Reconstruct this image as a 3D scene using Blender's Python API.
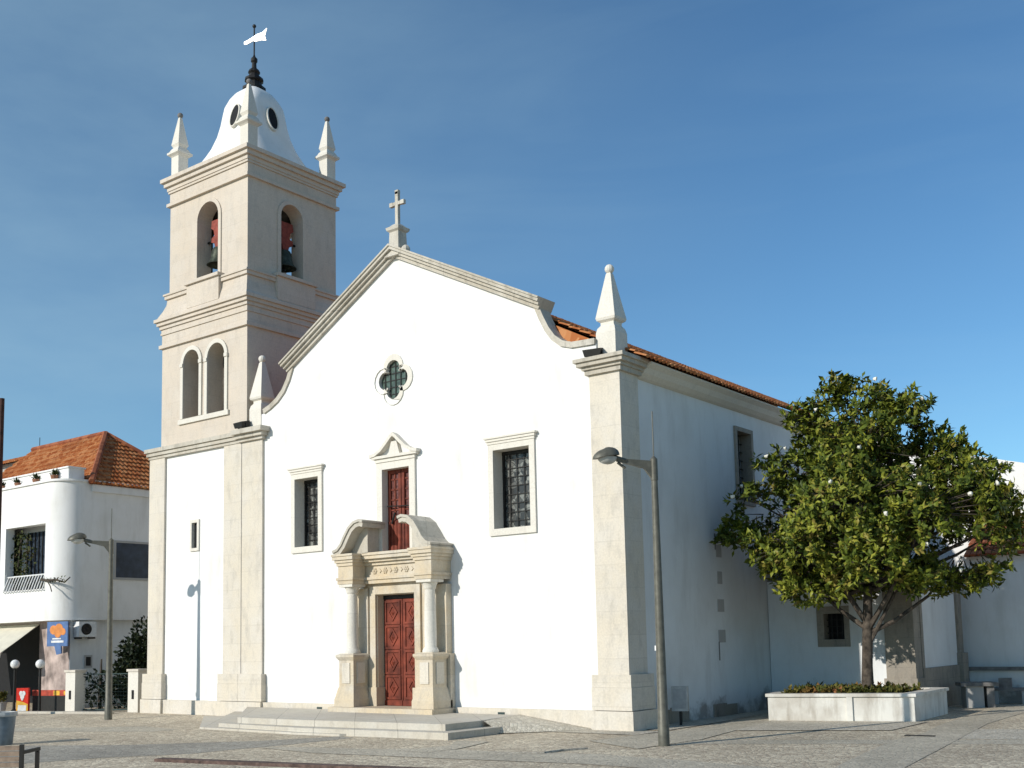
import bpy, math, random
from mathutils import Vector, Matrix
from mathutils import noise as pnoise
from mathutils.geometry import tessellate_polygon
random.seed(7)
for o in list(bpy.data.objects): bpy.data.objects.remove(o)
S = bpy.context.scene
COL = S.collection
PI = math.pi

# ------------------------------------------------------------ camera, light
cam = bpy.data.cameras.new('camera'); co = bpy.data.objects.new('camera', cam); COL.objects.link(co)
cam.sensor_fit = 'HORIZONTAL'; cam.sensor_width = 36
cam.lens = 1107.97 * 36 / 1024
cam.shift_y = (518.16 - 384) / 1024
cam.clip_start = 0.1; cam.clip_end = 5000
r = Vector((0.79336, 0.60836, -0.02199)); u = Vector((0.08327, -0.07267, 0.99387)); f = Vector((-0.60303, 0.79033, 0.10832))
co.matrix_world = Matrix(((r.x, u.x, -f.x, 13.7932), (r.y, u.y, -f.y, -22.5276), (r.z, u.z, -f.z, 2.2), (0, 0, 0, 1)))
S.camera = co
SUN_D = Vector((0.32, 1.0, -0.47)).normalized()          # the way the light travels
elev = math.asin(-SUN_D.z); azim = math.atan2(-SUN_D.x, -SUN_D.y)
w = bpy.data.worlds.new('World'); S.world = w; w.use_nodes = True
nt = w.node_tree; nt.nodes.clear()
wo = nt.nodes.new('ShaderNodeOutputWorld'); bg = nt.nodes.new('ShaderNodeBackground'); sky = nt.nodes.new('ShaderNodeTexSky')
sky.sky_type = 'NISHITA'; sky.sun_disc = False; sky.sun_elevation = elev; sky.sun_rotation = azim % (2 * PI)
sky.air_density = 1.0; sky.dust_density = 0.2; sky.ozone_density = 4.0; sky.altitude = 50
tc = nt.nodes.new('ShaderNodeTexCoord'); mp = nt.nodes.new('ShaderNodeMapping'); nz = nt.nodes.new('ShaderNodeTexNoise')
mp.inputs['Rotation'].default_value = (0.25, 0.5, 0.5); mp.inputs['Scale'].default_value = (1.1, 2.2, 6.0)
nz.inputs['Scale'].default_value = 1.6; nz.inputs['Detail'].default_value = 7; nz.inputs['Roughness'].default_value = 0.55
nz.inputs['Distortion'].default_value = 0.6
cr = nt.nodes.new('ShaderNodeValToRGB'); cr.color_ramp.elements[0].position = 0.46; cr.color_ramp.elements[1].position = 0.85
cr.color_ramp.elements[0].color = (0, 0, 0, 1); cr.color_ramp.elements[1].color = (0.10, 0.10, 0.10, 1)
mx = nt.nodes.new('ShaderNodeMix'); mx.data_type = 'RGBA'
L = nt.links.new
L(tc.outputs['Generated'], mp.inputs['Vector']); L(mp.outputs['Vector'], nz.inputs['Vector']); L(nz.outputs['Fac'], cr.inputs['Fac'])
sd = nt.nodes.new('ShaderNodeVectorMath'); sd.operation = 'DOT_PRODUCT'; sd.inputs[1].default_value = (-0.95, -0.25, 0.1)
L(tc.outputs['Generated'], sd.inputs[0])
vr = nt.nodes.new('ShaderNodeMapRange'); vr.inputs['From Min'].default_value = 0.15; vr.inputs['From Max'].default_value = 0.95; vr.inputs['To Min'].default_value = 0.0; vr.inputs['To Max'].default_value = 0.75
L(sd.outputs['Value'], vr.inputs['Value'])
n2 = nt.nodes.new('ShaderNodeTexNoise'); n2.inputs['Scale'].default_value = 2.2; n2.inputs['Detail'].default_value = 6; n2.inputs['Roughness'].default_value = 0.55; L(mp.outputs['Vector'], n2.inputs['Vector'])
vm = nt.nodes.new('ShaderNodeMath'); vm.operation = 'MULTIPLY'; L(vr.outputs['Result'], vm.inputs[0]); L(n2.outputs['Fac'], vm.inputs[1])
va = nt.nodes.new('ShaderNodeMath'); va.operation = 'MULTIPLY_ADD'; va.inputs[1].default_value = 0.7; L(vm.outputs['Value'], va.inputs[0]); L(cr.outputs['Color'], va.inputs[2])
L(va.outputs['Value'], mx.inputs['Factor']); L(sky.outputs['Color'], mx.inputs['A']); mx.inputs['B'].default_value = (5.4, 5.9, 6.3, 1)
tint = nt.nodes.new('ShaderNodeMix'); tint.data_type = 'RGBA'; tint.blend_type = 'MULTIPLY'; tint.inputs['Factor'].default_value = 1.0
tint.inputs['B'].default_value = (0.66, 0.88, 0.93, 1); L(mx.outputs['Result'], tint.inputs['A'])
L(tint.outputs['Result'], bg.inputs['Color']); bg.inputs['Strength'].default_value = 0.145; L(bg.outputs['Background'], wo.inputs['Surface'])
sl = bpy.data.lights.new('sun', 'SUN'); sl.energy = 4.4; sl.angle = math.radians(0.5); sl.color = (1.0, 0.95, 0.87)
so = bpy.data.objects.new('sun', sl); COL.objects.link(so); so.rotation_euler = SUN_D.to_track_quat('-Z', 'Y').to_euler()
so.location = (-20, -60, 40)
S.view_settings.view_transform = 'Standard'; S.view_settings.look = 'None'; S.view_settings.gamma = 1
S.view_settings.use_curve_mapping = False
S.view_settings.exposure = -0.08
S.render.resolution_x = 1024; S.render.resolution_y = 768

# ------------------------------------------------------------ materials
class NT:
    def __init__(s, m): s.t = m.node_tree; s.b = s.t.nodes['Principled BSDF']; s.pos = None
    def n(s, typ, **k):
        x = s.t.nodes.new('ShaderNode' + typ)
        for a, b in k.items():
            if a in x.inputs: x.inputs[a].default_value = b
            else: setattr(x, a, b)
        return x
    def l(s, a, b): s.t.links.new(a, b)
    def P(s):
        if not s.pos: s.pos = s.n('NewGeometry').outputs['Position']
        return s.pos
    def noise(s, scale, detail=4, rough=.55, vec=None, sc=None):
        v = vec or s.P()
        if sc:
            m = s.n('Mapping'); m.inputs['Scale'].default_value = sc; s.l(v, m.inputs['Vector']); v = m.outputs['Vector']
        x = s.n('TexNoise'); x.inputs['Scale'].default_value = scale; x.inputs['Detail'].default_value = detail
        x.inputs['Roughness'].default_value = rough; s.l(v, x.inputs['Vector']); return x.outputs['Fac']
    def ramp(s, fac, *st):
        x = s.n('ValToRGB'); e = x.color_ramp.elements
        while len(e) < len(st): e.new(0.5)
        for i, (p, c) in enumerate(st):
            e[i].position = p; e[i].color = (c, c, c, 1) if isinstance(c, (int, float)) else (*c, 1)
        s.l(fac, x.inputs['Fac']); return x.outputs['Color']
    def mix(s, fac, a, b, mode='MIX'):
        x = s.n('Mix', data_type='RGBA', blend_type=mode)
        for v, i in ((fac, 'Factor'), (a, 'A'), (b, 'B')):
            if isinstance(v, (int, float)): x.inputs[i].default_value = v if i == 'Factor' else (v, v, v, 1)
            elif isinstance(v, tuple): x.inputs[i].default_value = (*v, 1)
            else: s.l(v, x.inputs[i])
        return x.outputs['Result']
    def bump(s, h, st=.3, d=.02):
        x = s.n('Bump'); x.inputs['Strength'].default_value = st; x.inputs['Distance'].default_value = d
        s.l(h, x.inputs['Height']); s.l(x.outputs['Normal'], s.b.inputs['Normal'])
    def col(s, c):
        if isinstance(c, tuple): s.b.inputs['Base Color'].default_value = (*c, 1)
        else: s.l(c, s.b.inputs['Base Color'])
def mat(name, rough=.7, metal=0, spec=.3):
    m = bpy.data.materials.new(name); m.use_nodes = True; t = NT(m)
    t.b.inputs['Roughness'].default_value = rough; t.b.inputs['Metallic'].default_value = metal
    t.b.inputs['Specular IOR Level'].default_value = spec
    return m, t
def simple(name, c, rough=.6, metal=0, var=.12, scale=6, spec=.3):
    m, t = mat(name, rough, metal, spec)
    n = t.noise(scale, 5)
    d = tuple(x * (1 - 2 * var) for x in c); e = tuple(min(1, x * (1 + var)) for x in c)
    t.col(t.ramp(n, (.3, d), (.7, e))); return m
def plaster(name, base, stain, amt=.5, lowdirt=False):
    m, t = mat(name, .9, 0, .1)
    n1 = t.noise(.55, 6, .6); n2 = t.noise(2.4, 6, .65, sc=(1, 1, .22)); n3 = t.noise(9, 3)
    c = t.mix(t.ramp(n1, (.45, 0.), (.75, amt)), base, stain)
    c = t.mix(t.ramp(n2, (.5, 0.), (.75, amt * .8)), c, tuple(x * .86 for x in stain))
    if lowdirt:
        sx = t.n('SeparateXYZ'); t.l(t.P(), sx.inputs['Vector'])
        n4 = t.noise(1.3, 6, .7)
        ad = t.n('Math', operation='MULTIPLY_ADD'); t.l(n4, ad.inputs[0]); ad.inputs[1].default_value = 2.4; ad.inputs[2].default_value = -.75
        df = t.n('Math', operation='SUBTRACT'); t.l(ad.outputs[0], df.inputs[0]); t.l(sx.outputs['Z'], df.inputs[1])
        c = t.mix(t.ramp(df.outputs[0], (.0, 0.), (.45, .75)), c, (.2, .175, .15))
    t.col(c); t.bump(t.mix(.5, n3, t.noise(45, 2)), .25, .01); return m
def ashlar(name, cols, bw=1.0, bh=.45, mortar=.6, dirt=.5):
    m, t = mat(name, .8, 0, .2)
    sx = t.n('SeparateXYZ'); t.l(t.P(), sx.inputs['Vector'])
    ad = t.n('Math', operation='ADD'); t.l(sx.outputs['X'], ad.inputs[0]); t.l(sx.outputs['Y'], ad.inputs[1])
    cx = t.n('CombineXYZ'); t.l(ad.outputs[0], cx.inputs['X']); t.l(sx.outputs['Z'], cx.inputs['Y'])
    b = t.n('TexBrick'); t.l(cx.outputs['Vector'], b.inputs['Vector'])
    for k, v in (('Scale', 1), ('Brick Width', bw), ('Row Height', bh), ('Mortar Size', .012), ('Mortar Smooth', .4), ('Bias', 0.)): b.inputs[k].default_value = v
    b.inputs['Color1'].default_value = (*cols[0], 1); b.inputs['Color2'].default_value = (*cols[1], 1)
    b.inputs['Mortar'].default_value = (*[x * mortar for x in cols[1]], 1)
    n1 = t.noise(.9, 7, .65); n2 = t.noise(3.5, 6, .7, sc=(1, 1, .4)); n3 = t.noise(22, 4)
    c = t.mix(t.ramp(n1, (.38, 0.), (.66, dirt)), b.outputs['Color'], cols[2])
    c = t.mix(t.ramp(n2, (.5, 0.), (.74, dirt)), c, cols[3])
    c = t.mix(t.ramp(t.noise(.45, 5, .6), (.5, 0.), (.7, .35)), c, tuple(min(.8, x * 1.2) for x in cols[0]))
    c = t.mix(.25, c, t.ramp(n3, (.3, .45), (.7, 1.)), 'MULTIPLY')
    t.col(c); t.bump(t.mix(.5, n2, n3), .35, .015); return m
M = {}
M['white'] = plaster('white_plaster', (.78, .77, .745), (.62, .60, .54), .6)
M['side'] = plaster('aged_white_plaster', (.72, .73, .72), (.55, .54, .51), .5, True)
M['oldwhite'] = plaster('weathered_whitewash', (.68, .66, .60), (.30, .25, .19), 1.0)
M['tan'] = plaster('grey_render', (.42, .41, .39), (.3, .29, .27), .5)
M['stone'] = ashlar('limestone', ((.67, .62, .54), (.63, .58, .50), (.64, .56, .43), (.46, .42, .355)), bw=2.2, bh=.56, mortar=.9, dirt=.8)
M['tower'] = ashlar('tower_limestone', ((.635, .565, .48), (.605, .535, .45), (.60, .50, .385), (.45, .40, .335)), 1.3, .55, .93, .65)
M['portal'] = ashlar('portal_limestone', ((.64, .58, .48), (.58, .52, .42), (.56, .41, .21), (.36, .31, .25)), 2.5, 1.3, .9, .7)
M['trim'] = ashlar('weathered_trim_stone', ((.60, .56, .48), (.54, .50, .43), (.40, .35, .27), (.24, .22, .18)), 1.6, 3.0, .7, .8)
M['frame'] = ashlar('pale_frame_stone', ((.74, .70, .62), (.70, .66, .58), (.66, .60, .49), (.54, .5, .44)), 3, 3, .9, .4)
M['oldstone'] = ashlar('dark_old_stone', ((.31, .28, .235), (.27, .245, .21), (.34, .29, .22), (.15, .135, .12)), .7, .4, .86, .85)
M['shadestone'] = simple('painted_inner_shade', (.10, .085, .07), .9, 0, .35, 2)  # stone colour darkened to stand for the shade inside the tower
M['greystone'] = simple('grey_slab_stone', (.2, .19, .18), .8, 0, .25, 4)
M['steps'] = ashlar('step_limestone', ((.60, .56, .48), (.54, .50, .43), (.5, .44, .34), (.36, .32, .26)), 1.4, 3.0, .5, .6)
def tile_mat(name, c1, c2, c3):
    m, t = mat(name, .85, 0, .15)
    v = t.n('TexVoronoi'); v.inputs['Scale'].default_value = 4.2; t.l(t.P(), v.inputs['Vector'])
    n = t.noise(.8, 6, .6); n2 = t.noise(5, 5, .7)
    sp = t.n('SeparateColor'); t.l(v.outputs['Color'], sp.inputs['Color'])
    c = t.ramp(sp.outputs['Red'], (.1, c1), (.5, c2), (.95, c3))
    c = t.mix(t.ramp(n, (.5, 0.), (.8, .5)), c, (.16, .07, .04)); c = t.mix(t.ramp(n2, (.6, 0.), (.8, .4)), c, (.3, .2, .12))
    t.col(c); return m
M['tile'] = tile_mat('terracotta_tile', (.32, .095, .03), (.42, .145, .048), (.52, .24, .10))
M['tiledark'] = tile_mat('old_terracotta_tile', (.22, .07, .035), (.30, .10, .05), (.36, .14, .07))
M['red'] = simple('red_painted_wood', (.20, .042, .022), .6, 0, .32, 3, .25)
M['redglass'] = simple('glass_behind_red_lattice', (.16, .06, .05), .25, 0, .35, 14, .5)
M['dark'] = simple('dark_opening', (.012, .012, .013), .8)
M['iron'] = simple('dark_iron', (.025, .024, .022), .5, .3)
M['lampgrey'] = simple('grey_green_lamp_paint', (.13, .125, .10), .5, .2, .15, 8)
M['lens'] = simple('lamp_lens', (.45, .45, .42), .25, 0, .1)
M['bronze'] = simple('green_bronze', (.075, .085, .06), .5, .5, .3, 9)
M['yoke'] = simple('red_bell_yoke', (.28, .06, .04), .7, 0, .2, 8)
M['bark'] = simple('grey_bark', (.085, .068, .052), .9, 0, .35, 9)
M['soil'] = simple('planter_soil', (.06, .045, .03), .95, 0, .3, 9)
M['whitepaint'] = simple('white_paint', (.75, .75, .73), .5)
M['globe'] = simple('white_globe', (.8, .8, .78), .3)
M['navy'] = simple('dark_blue_shutter', (.03, .045, .07), .4, 0, .25, 3, .5)
M['awning'] = simple('cream_awning', (.62, .58, .47), .8, 0, .06, 3)
M['signred'] = simple('red_sign', (.65, .03, .015), .35)
M['signyellow'] = simple('yellow_sign', (.75, .42, .05), .4)
M['signorange'] = simple('orange_sign', (.7, .25, .06), .4)
M['signblue'] = simple('blue_sign', (.09, .17, .36), .4)
M['bin'] = simple('blue_grey_bin', (.17, .21, .24), .45, .2, .15, 5)
M['binrim'] = simple('pale_bin_rim', (.45, .45, .43), .5)
M['pink'] = simple('pinkish_render', (.44, .35, .31), .8, 0, .3, 2)
M['wood'] = simple('bench_wood', (.30, .22, .16), .75, 0, .2, 8)
M['rust'] = simple('rusty_brown_pole', (.06, .025, .018), .7, .2, .3, 4)
M['brownkerb'] = simple('brown_kerb_stone', (.13, .085, .07), .85, 0, .3, 7)
M['boxgrey'] = simple('grey_cabinet', (.42, .42, .40), .5, .1)
M['boxpanel'] = simple('speckled_notice', (.33, .335, .33), .4, 0, .08, 8)
M['wire'] = simple('green_wire', (.04, .065, .06), .6)
M['silver'], t_ = mat('polished_vane_metal', .55, 1.0, .5); t_.col((.8, .78, .75))
M['terracotta'] = simple('clay_pot', (.3, .14, .08), .8)
M['petal'] = simple('white_petal', (.8, .77, .66), .6, 0, .08, 20)
M['banner'] = simple('red_yellow_banner', (.45, .06, .03), .6, 0, .3, 5)
def lead():
    m, t = mat('leaded_glass', .25, 0, .5)
    v = t.n('TexVoronoi'); v.inputs['Scale'].default_value = 7.5; t.l(t.P(), v.inputs['Vector'])
    sp = t.n('SeparateColor'); t.l(v.outputs['Color'], sp.inputs['Color'])
    v2 = t.n('TexVoronoi', feature='DISTANCE_TO_EDGE'); v2.inputs['Scale'].default_value = 7.5; t.l(t.P(), v2.inputs['Vector'])
    c = t.ramp(sp.outputs['Green'], (.15, (.03, .03, .028)), (.5, (.12, .118, .105)), (.85, (.22, .225, .2)))
    c = t.mix(t.ramp(v2.outputs['Distance'], (.0, 1.), (.08, 0.)), c, (.015, .015, .015))
    t.col(c); return m
M['lead'] = lead()
M['roseglass'] = simple('green_leaded_glass', (.07, .11, .085), .3, 0, .4, 7, .5)
def leafmat(name, cols, rough=.45):
    m, t = mat(name, rough, 0, .14)
    v = t.n('TexVoronoi'); v.inputs['Scale'].default_value = 5; t.l(t.P(), v.inputs['Vector'])
    sp = t.n('SeparateColor'); t.l(v.outputs['Color'], sp.inputs['Color'])
    n = t.noise(.9, 3)
    c = t.ramp(sp.outputs['Blue'], (.1, cols[0]), (.5, cols[1]), (.85, cols[2]), (.97, cols[3]))
    c = t.mix(t.ramp(n, (.35, .0), (.7, .45)), c, cols[0])
    t.col(c)
    return m
M['leaf'] = leafmat('magnolia_leaf', ((.04, .06, .010), (.12, .15, .02), (.27, .28, .035), (.24, .19, .045)))
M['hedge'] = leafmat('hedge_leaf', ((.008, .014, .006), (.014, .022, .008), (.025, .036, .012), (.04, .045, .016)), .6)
M['bedding'] = leafmat('bedding_leaf', ((.05, .06, .015), (.11, .11, .025), (.18, .14, .035), (.28, .12, .05)), .7)
M['vine'] = leafmat('vine_leaf', ((.03, .04, .015), (.06, .075, .025), (.09, .10, .03), (.12, .08, .04)), .7)
def cobble(name, ca, cb, cc, scale, gap):
    m, t = mat(name, .85, 0, .2)
    v = t.n('TexVoronoi'); v.inputs['Scale'].default_value = scale; t.l(t.P(), v.inputs['Vector'])
    e = t.n('TexVoronoi', feature='DISTANCE_TO_EDGE'); e.inputs['Scale'].default_value = scale; t.l(t.P(), e.inputs['Vector'])
    sp = t.n('SeparateColor'); t.l(v.outputs['Color'], sp.inputs['Color'])
    c = t.ramp(sp.outputs['Red'], (.05, ca), (.55, cb), (.95, cc))
    n = t.noise(.35, 6, .6); n2 = t.noise(1.6, 6, .65)
    c = t.mix(t.ramp(n, (.38, 0.), (.72, .55)), c, tuple(x * .62 for x in ca))
    c = t.mix(t.ramp(n2, (.55, 0.), (.8, .4)), c, tuple(x * 1.15 for x in cc))
    c = t.mix(t.ramp(e.outputs['Distance'], (.0, gap), (.09, 0.)), c, (.12, .10, .085))
    t.col(c); t.bump(t.ramp(e.outputs['Distance'], (.0, 0.), (.2, 1.)), .5, .012); return m
M['cobble'] = cobble('limestone_cobble', (.46, .375, .275), (.63, .545, .40), (.80, .70, .52), 11, .6)
M['cobble2'] = cobble('cream_cobble', (.50, .45, .355), (.60, .54, .435), (.70, .64, .52), 12, .45)
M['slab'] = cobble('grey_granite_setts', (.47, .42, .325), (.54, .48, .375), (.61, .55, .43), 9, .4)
M['darksetts'] = cobble('dark_toned_setts', (.32, .295, .245), (.39, .36, .30), (.48, .445, .37), 10, .45)

# ------------------------------------------------------------ mesh builder
class MB:
    def __init__(s): s.v = []; s.f = []
    def add(s, vs, fs):
        b = len(s.v); s.v += [tuple(x) for x in vs]; s.f += [tuple(i + b for i in q) for q in fs]; return s
    def box(s, x0, x1, y0, y1, z0, z1):
        return s.add([(x0, y0, z0), (x1, y0, z0), (x1, y1, z0), (x0, y1, z0), (x0, y0, z1), (x1, y0, z1), (x1, y1, z1), (x0, y1, z1)],
                     [(0, 3, 2, 1), (4, 5, 6, 7), (0, 1, 5, 4), (1, 2, 6, 5), (2, 3, 7, 6), (3, 0, 4, 7)])
    def obox(s, c, ax, ay, az, hx, hy, hz):   # oriented box
        c = Vector(c); vs = []
        for k in (-1, 1):
            for a, b in ((-1, -1), (1, -1), (1, 1), (-1, 1)):
                vs.append(c + Vector(ax) * hx * a + Vector(ay) * hy * b + Vector(az) * hz * k)
        return s.add(vs, [(0, 3, 2, 1), (4, 5, 6, 7), (0, 1, 5, 4), (1, 2, 6, 5), (2, 3, 7, 6), (3, 0, 4, 7)])
    def plate(s, loops, fn, d0, d1):
        """loops: outer + holes in 2D; fn(a,b,d)->xyz"""
        flat = [p for l in loops for p in l]
        tri = tessellate_polygon([[Vector((p[0], p[1], 0)) for p in l] for l in loops])
        n = len(flat)
        vs = [fn(a, b, d0) for a, b in flat] + [fn(a, b, d1) for a, b in flat]
        fs = []
        for q in tri:
            a, b, c = [flat[i] for i in q]
            if (b[0] - a[0]) * (c[1] - a[1]) - (b[1] - a[1]) * (c[0] - a[0]) < 0: q = q[::-1]
            fs.append(tuple(q)); fs.append(tuple(i + n for i in q[::-1]))
        k = 0
        for l in loops:
            m = len(l)
            for i in range(m): fs.append((k + i, k + n + i, k + n + (i + 1) % m, k + (i + 1) % m))
            k += m
        return s.add(vs, fs)
    def prism(s, pts, y0, y1, holes=()):
        return s.plate([pts] + list(holes), lambda a, b, d: (a, d, b), y0, y1)
    def prismx(s, pts, x0, x1, holes=()):
        return s.plate([pts] + list(holes), lambda a, b, d: (d, a, b), x0, x1)
    def slab(s, pts, z0, z1):
        return s.plate([pts], lambda a, b, d: (a, b, d), z1, z0)
    def band(s, line, o0, o1, y0, y1):
        """a strip following an xz polyline, from offset o0 to o1 along its normal"""
        def off(o):
            out = []
            for i, p in enumerate(line):
                a = line[max(i - 1, 0)]; b = line[min(i + 1, len(line) - 1)]
                n1 = Vector((p[0] - a[0], p[1] - a[1])); n2 = Vector((b[0] - p[0], b[1] - p[1]))
                if n1.length < 1e-6: n1 = n2
                if n2.length < 1e-6: n2 = n1
                n1.normalize(); n2.normalize(); t = (n1 + n2).normalized(); k = 1 / max(.35, t.dot(n1))
                out.append((p[0] - t.y * o * k, p[1] + t.x * o * k))
            return out
        a = off(o0); b = off(o1); n = len(line)
        for i in range(n - 1):
            s.prism([a[i], a[i + 1], b[i + 1], b[i]], y0, y1)
        return s
    def lathe(s, prof, c=(0, 0, 0), n=20, sq=False, rot=0, sx=1, sy=1):
        """prof: (radius or half width, z)"""
        vs = []; fs = []
        for rad, z in prof:
            for i in range(n):
                a = 2 * PI * i / n + rot
                k = 1 / max(abs(math.cos(a - rot + (PI / 4 if n == 4 else 0))), abs(math.sin(a - rot + (PI / 4 if n == 4 else 0)))) if sq else 1
                vs.append((c[0] + rad * k * math.cos(a) * sx, c[1] + rad * k * math.sin(a) * sy, c[2] + z))
        m = len(prof)
        for j in range(m - 1):
            for i in range(n):
                fs.append((j * n + i, j * n + (i + 1) % n, (j + 1) * n + (i + 1) % n, (j + 1) * n + i))
        fs.append(tuple(range(n - 1, -1, -1))); fs.append(tuple((m - 1) * n + i for i in range(n)))
        return s.add(vs, fs)
    def square(s, prof, c=(0, 0, 0), sx=1, sy=1):
        vs = []; fs = []
        for h, z in prof:
            for a, b in ((-1, -1), (1, -1), (1, 1), (-1, 1)): vs.append((c[0] + h * a * sx, c[1] + h * b * sy, c[2] + z))
        for j in range(len(prof) - 1):
            for i in range(4): fs.append((j * 4 + i, j * 4 + (i + 1) % 4, j * 4 + 4 + (i + 1) % 4, j * 4 + 4 + i))
        fs.append((3, 2, 1, 0)); k = (len(prof) - 1) * 4; fs.append((k, k + 1, k + 2, k + 3))
        return s.add(vs, fs)
    def rects(s, layers):
        """stacked mouldings: (x0,x1,y0,y1,z0,z1)"""
        for l in layers: s.box(*l)
        return s
    def tube(s, pts, rads, n=8):
        pts = [Vector(p) for p in pts]; vs = []; fs = []; up = None
        if not isinstance(rads, (list, tuple)): rads = [rads] * len(pts)
        for i, p in enumerate(pts):
            d = (pts[min(i + 1, len(pts) - 1)] - pts[max(i - 1, 0)]).normalized()
            if up is None: up = Vector((0, 0, 1)) if abs(d.z) < .9 else Vector((1, 0, 0))
            a = d.cross(up)
            if a.length < 1e-4: a = d.cross(Vector((.3, 1, .2)))
            a.normalize(); b = a.cross(d).normalized(); up = b
            for k in range(n):
                t = 2 * PI * k / n; vs.append(p + (a * math.cos(t) + b * math.sin(t)) * rads[i])
        for i in range(len(pts) - 1):
            for k in range(n): fs.append((i * n + k, i * n + (k + 1) % n, i * n + n + (k + 1) % n, i * n + n + k))
        fs.append(tuple(range(n - 1, -1, -1))); fs.append(tuple((len(pts) - 1) * n + k for k in range(n)))
        return s.add(vs, fs)
    def ball(s, c, rad, n=12, sz=1):
        pr = [(max(.001, rad * math.sin(PI * j / 8)), -rad * sz * math.cos(PI * j / 8)) for j in range(9)]
        return s.lathe(pr, c, n)
    def build(s, name, m, parent=None, loc=(0, 0, 0), smooth=False):
        me = bpy.data.meshes.new(name); me.from_pydata(s.v, [], s.f)
        import bmesh
        bm = bmesh.new(); bm.from_mesh(me); bmesh.ops.recalc_face_normals(bm, faces=bm.faces) if not getattr(s, 'raw', False) else None
        bm.to_mesh(me); bm.free()
        me.materials.append(m)
        if smooth:
            me.polygons.foreach_set('use_smooth', [True] * len(me.polygons))
            try: me.set_sharp_from_angle(angle=math.radians(40))
            except Exception: pass
        o = bpy.data.objects.new(name, me); COL.objects.link(o); o.location = loc
        if parent: o.parent = parent
        return o
def tag(o, label, cat, group=None, kind=None):
    o['label'] = label; o['category'] = cat
    if group: o['group'] = group
    if kind: o['kind'] = kind
    return o
def thing(name, label, cat, loc=(0, 0, 0), rz=0, group=None):
    o = bpy.data.objects.new(name, None); COL.objects.link(o); o.location = loc; o.rotation_euler = (0, 0, rz); o.empty_display_size = .3
    return tag(o, label, cat, group)
def struct(o, label=None):
    o['kind'] = 'structure'
    if label: o['label'] = label
    return o
def copy_tree(o, parent=None):
    c = o.copy(); COL.objects.link(c)
    if parent: c.parent = parent
    for ch in [x for x in bpy.data.objects if x.parent == o and x is not c]: copy_tree(ch, c)
    return c
def arc(cx, cz, r, a0, a1, n=12, rz=None):
    return [(cx + r * math.cos(a0 + (a1 - a0) * i / n), cz + (rz or r) * math.sin(a0 + (a1 - a0) * i / n)) for i in range(n + 1)]
def arch(x0, x1, z0, zs):            # opening loop: straight jambs, round head springing at zs
    return [(x0, z0), (x1, z0)] + arc((x0 + x1) / 2, zs, (x1 - x0) / 2, 0, PI, 14)
def rect(x0, x1, z0, z1): return [(x0, z0), (x1, z0), (x1, z1), (x0, z1)]
def ins(q, e=.006): return [(q[0][0] + e, q[0][1] + e), (q[1][0] - e, q[1][1] + e), (q[2][0] - e, q[2][1] - e), (q[3][0] + e, q[3][1] - e)]
def tile_face(mb, p0, p1, up, H, tl=None, tr=None, pitch=.2, row=.36, amp=.034):
    """barrel tiles on a roof slope: eave p0->p1, up = unit slope vector, H slope length, tl/tr where the ridge starts/ends"""
    p0 = Vector(p0); p1 = Vector(p1); Ln = (p1 - p0).length; a = (p1 - p0).normalized(); up = Vector(up).normalized(); nrm = a.cross(up).normalized()
    if nrm.z < 0: nrm = -nrm
    tl = 0 if tl is None else tl; tr = Ln if tr is None else tr
    ncol = int(Ln / pitch); seg = 4
    for c in range(ncol):
        x = (c + .5) * pitch
        bm = H
        if x < tl: bm = H * x / tl
        elif x > tr: bm = H * (Ln - x) / (Ln - tr)
        b = 0; jit = random.uniform(-.012, .012)
        while b < bm - .02:
            e = min(b + row, bm); vs = []
            lift = random.uniform(0, .012)
            for bb, hh in ((b, .035 + lift), (e, 0.0)):
                for k in range(seg + 1):
                    t = PI * k / seg
                    vs.append(p0 + a * (x + jit - math.cos(t) * pitch * .5) + up * bb + nrm * (math.sin(t) * amp * 1.6 + hh - .02))
            fs = [(k, k + 1, seg + 2 + k, seg + 1 + k) for k in range(seg)]
            vs.append(p0 + a * (x + jit) + up * b + nrm * -.02); fs.append(tuple([seg + seg + 2] + list(range(seg, -1, -1))))
            mb.add(vs, fs); b = e
    return mb

# ------------------------------------------------------------ ground
struct(MB().add([(-600, -600, 0), (600, -600, 0), (600, 600, 0), (-600, 600, 0)], [(0, 1, 2, 3)]).build('ground', M['cobble']), 'beige cobbled square in front of the church')
def sheet(name, pts, z, m): 
    o = MB(); o.raw = True
    n = len(pts); area = sum(pts[i][0] * pts[(i + 1) % n][1] - pts[(i + 1) % n][0] * pts[i][1] for i in range(n))
    if area < 0: pts = pts[::-1]
    o.add([(x, y, z) for x, y in pts], [tuple(range(n))])
    return struct(o.build(name, m))
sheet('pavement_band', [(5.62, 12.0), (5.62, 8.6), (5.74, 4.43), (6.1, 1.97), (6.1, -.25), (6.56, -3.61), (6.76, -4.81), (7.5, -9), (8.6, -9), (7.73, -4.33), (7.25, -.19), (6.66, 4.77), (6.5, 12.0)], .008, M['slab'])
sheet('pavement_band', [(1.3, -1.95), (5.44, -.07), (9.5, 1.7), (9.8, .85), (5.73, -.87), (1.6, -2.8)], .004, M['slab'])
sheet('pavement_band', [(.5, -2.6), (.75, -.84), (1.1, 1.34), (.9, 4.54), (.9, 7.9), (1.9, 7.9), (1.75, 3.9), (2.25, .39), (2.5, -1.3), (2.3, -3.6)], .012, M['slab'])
sheet('pavement_band', [(-16, -11.8), (-11.6, -9.16), (-8.65, -7.57), (-6.54, -5.59), (-5.6, -3.95), (-5.0, -4.1), (-5.2, -6.32), (-5.44, -7.31), (-5.55, -8.24), (-6.64, -9.6), (-7.12, -11.01), (-10, -14)], .004, M['darksetts'])  # irregular band, toned darker than the cobbles around it
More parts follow.
